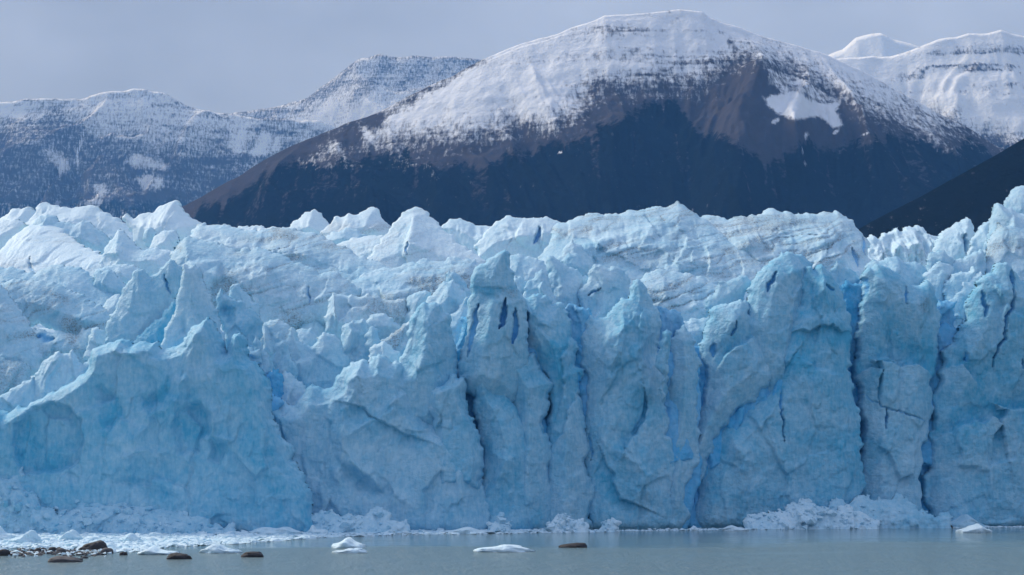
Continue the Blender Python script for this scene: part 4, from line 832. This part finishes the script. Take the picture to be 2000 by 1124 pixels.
floe('upright white stub at the waterline beside the small fan', 1172, 1210, 1012, 1038, 317, .12, 2.5, 1)
# single chunks big enough to pick out in the brash
rk = random.Random(21); protos = []
for k in range(5):
    V, Fc = CHUNKS[k * 4]
    me = mesh_from('ice_chunk', V * np.array([1.0, .8, .62]), Fc, smooth=False); attr(me, 'ice', np.tile([rk.uniform(.02, .25), 0, 0, 1.0], (len(V), 1)))
    me.materials.append(ICE); protos.append(me)
for k in range(44):
    px = rk.uniform(-20, 620) if k < 32 else rk.uniform(640, 1040)
    hi = 1066 - .03 * px if k < 32 else 1042
    x, y, _ = on_water(px, rk.uniform(1036, hi)); s = rk.uniform(.7, 1.5)
    o = bpy.data.objects.new('ice_chunk', protos[k % 5]); COL.objects.link(o)
    o.location = (x, y, .1 * s); o.rotation_euler = (rk.uniform(-.3, .3), rk.uniform(-.3, .3), rk.uniform(0, 6.28)); o.scale = (s * 1.2, s, s * rk.uniform(.7, 1.1))
    tag(o, 'angular white ice chunk frozen into the brash along the cliff foot', 'ice chunk', 'ice chunks in the brash')
# brash ice: a mat of small pieces nobody could count
rb = random.Random(77); items = []
near = [(-40, 1072), (60, 1072), (150, 1078), (250, 1080), (330, 1070), (400, 1066), (480, 1062), (560, 1056), (640, 1050), (700, 1048), (800, 1046), (900, 1044), (1000, 1043), (1060, 1041)]
while len(items) < 5200:
    px = rb.uniform(-60, 1110) if rb.random() < .3 else rb.uniform(-60, 640)
    lo = 1033; hi = float(line_at(near, px)); py = rb.uniform(lo, hi)
    x, y, _ = on_water(px, py)
    s = min(rb.lognormvariate(-.75, .5), 1.7)
    items.append((x, y, 0.05, s * 1.25, s, s * rb.uniform(.3, .6)))
tag(scatter('brash_ice', items, ICE, (.0, .16), seed=3), 'mat of small white brash ice along the cliff foot', 'brash ice', kind='stuff')
items = []
while len(items) < 700:
    px = rb.uniform(1040, 2060); x, y, _ = on_water(px, float(line_at([(1000, 1041), (1300, 1036), (1700, 1031), (2100, 1029.5)], px)) - rb.expovariate(1 / 1.2) + 1.0)
    s = rb.uniform(.2, .7); items.append((x, y, .02, s * 1.6, s, s * .5))
tag(scatter('brash_ice', items, ICE, (.0, .2), seed=4), 'thin line of white ice crumbs along the right waterline', 'brash ice', kind='stuff')
# slush between the pieces
def slush():
    ring = [(px, 1031) for px in range(-80, 1061, 20)] + [(px, float(line_at(near, px)) - 1.5 + 3 * math.sin(px * .07) + 1.5 * math.sin(px * .19)) for px in range(1060, -81, -10)]
    P = [on_water(*p)[:2] for p in ring]
    A = np.array(P); s = .7
    gx = np.arange(A[:, 0].min(), A[:, 0].max(), s); gy = np.arange(A[:, 1].min(), A[:, 1].max(), s)
    X, Y = np.meshgrid(gx, gy); ins = in_poly(X, Y, P); d, *_ = seg_dist(X, Y, P, True)
    Z = -0.15 + .22 * np.clip(d / 2, 0, 1) + .16 * fbm(X / 2.4, Y / 2.4, 5, 4) * np.clip(d / 2, 0, 1)
    ky = ins[:-1, :-1] & ins[1:, :-1] & ins[1:, 1:] & ins[:-1, 1:]
    num = np.arange(X.size).reshape(X.shape)
    q4 = np.stack([num[:-1, :-1], num[:-1, 1:], num[1:, 1:], num[1:, :-1]], -1)[ky]
    u, inv = np.unique(q4, return_inverse=True)
    co = np.stack([X.ravel(), Y.ravel(), Z.ravel()], 1)[u]
    me = mesh_from('slush', co, inv.reshape(q4.shape)); n = len(co)
    attr(me, 'ice', np.tile([.12, 0, 0, 1.0], (n, 1)))
    tag(link('slush', me, ICE), 'white slush between the brash ice pieces', 'slush', kind='stuff')
slush()

def stone_material(name, a, b_):
    m, n, l, b = new_mat(name)
    p = mapped(n, l, (1, 1, 1))
    c = mixc(n, l, mrange(n, l, noise(n, l, p, 1.1, 6, .65), .3, .7, 0, 1), a, b_)
    l.new(c, b.inputs['Base Color']); b.inputs['Roughness'].default_value = .75
    bump(n, l, b, noise(n, l, p, 2.5, 6, .65), .8, .25)
    return m
STONE_BROWN = stone_material('brown_rock', (.017, .017, .018), (.045, .042, .042))
STONE_GREY = stone_material('grey_rock', (.05, .05, .052), (.12, .115, .115))
STONE_DARK = stone_material('wet_dark_rock', (.014, .013, .014), (.035, .030, .030))
def boulder(label, x0, x1, top, bottom, seed, mat, skew=0., depth=None, boxy=.8, name='boulder', group='boulders in the shallows', sub=4):
    Xc, Y, _ = on_water((x0 + x1) / 2, bottom); W = (x1 - x0) / F * Y / 2; H = (bottom - top) / F * Y * .92; D = depth or W * .8
    V, Fc = lump(None, seed, sub, .16)
    sg = np.sign(V) * np.abs(V) ** boxy
    z = np.where(sg[:, 2] > 0, sg[:, 2] * (1 + skew * sg[:, 0]) / (1 + abs(skew) * .6), sg[:, 2] * .4)
    me = mesh_from(name, np.stack([sg[:, 0] * W, sg[:, 1] * D, z * H], 1), Fc)
    o = link(name, me, mat); o.location = (Xc, Y + D * .8, 0.0)
    return tag(o, label, 'boulder', group)
boulder('large brown wedge-shaped boulder on the stony spit', 151, 206, 1052, 1077, 401, STONE_BROWN, .45)
boulder('flat grey slab boulder awash below the wedge boulder', 91, 155, 1086, 1099, 402, STONE_GREY, -.3)
boulder('reddish-brown dome boulder alone in the shallows', 323, 370, 1080, 1093, 403, STONE_BROWN, -.1)
boulder('low brown boulder awash right of the reddish dome', 468, 512, 1077, 1089, 404, STONE_BROWN, .1)
boulder('long black whale-backed rock in open water', 1090, 1149, 1060, 1070, 405, STONE_DARK, .35)
boulder('small dark rock at the waterline under the right heap', 1782, 1818, 1021, 1032, 406, STONE_DARK, -.2)
boulder('tiny dark rock beside the far-right blue dome', 1838, 1862, 1023, 1032, 407, STONE_DARK, 0)
boulder('small grey stone leaning on the right of the wedge boulder', 194, 219, 1069, 1082, 408, STONE_GREY, .1, sub=3)
boulder('mid-grey cobble left of the wedge boulder on the spit', 108, 128, 1070, 1081, 409, STONE_GREY, 0, sub=3)
boulder('brownish cobble behind the mid-grey cobble', 93, 109, 1068, 1078, 410, STONE_BROWN, 0, sub=3)
boulder('small dark cobble halfway along the spit', 66, 79, 1070, 1080, 411, STONE_DARK, 0, sub=3)
boulder('pale brown cobble at the left end of the spit', -6, 18, 1072, 1086, 412, STONE_BROWN, 0, sub=3)
boulder('little dark stone below the low floe on the spit end', 232, 248, 1078, 1085, 413, STONE_DARK, 0, sub=3)
# the stony spit: gravel and cobbles
rg = random.Random(9); it_g, it_i = [], []
for _ in range(520):
    px = rg.uniform(-50, 215); c = 1080 + 2.5 * math.sin(px * .05) ; py = c + rg.gauss(0, 3.6)
    x, y, _ = on_water(px, py); s = rg.uniform(.18, .62)
    (it_g if rg.random() < .62 else it_i).append((x, y, .05, s * 1.2, s, s * .7))
me_g = scatter('gravel', it_g, STONE_GREY, seed=6)
tag(me_g, 'grey gravel and cobbles of the low spit at lower left', 'gravel', kind='stuff')
tag(scatter('brash_ice', it_i, ICE, (0, .12), seed=7), 'white ice bits stranded among the spit gravel', 'brash ice', kind='stuff')

# ------------------------------------------------------------------ haze
def haze():
    bm = bmesh.new(); bmesh.ops.create_cube(bm, size=1.0)
    me = bpy.data.meshes.new('haze'); bm.to_mesh(me); bm.free()
    m = bpy.data.materials.new('haze_air'); m.use_nodes = True; n = m.node_tree.nodes; n.clear()
    out = n.new('ShaderNodeOutputMaterial'); v = n.new('ShaderNodeVolumePrincipled')
    v.inputs['Color'].default_value = (0.15, 0.44, 1.0, 1)
    v.inputs['Absorption Color'].default_value = (1, 1, 1, 1)
    v.inputs['Density'].default_value = 3.7e-5
    v.inputs['Anisotropy'].default_value = 0.0
    m.node_tree.links.new(v.outputs[0], out.inputs['Volume'])
    o = link('haze', me, m)
    zt, zb = 4050.0, -3600.0
    o.scale = (31000, 15400, zt - zb); o.location = (0, 6800, (zt + zb) / 2)
    tag(o, 'thin blue haze over the lake and mountains', kind='stuff')
    return o
haze()
print('GLACIER TRIS', TRI[0])
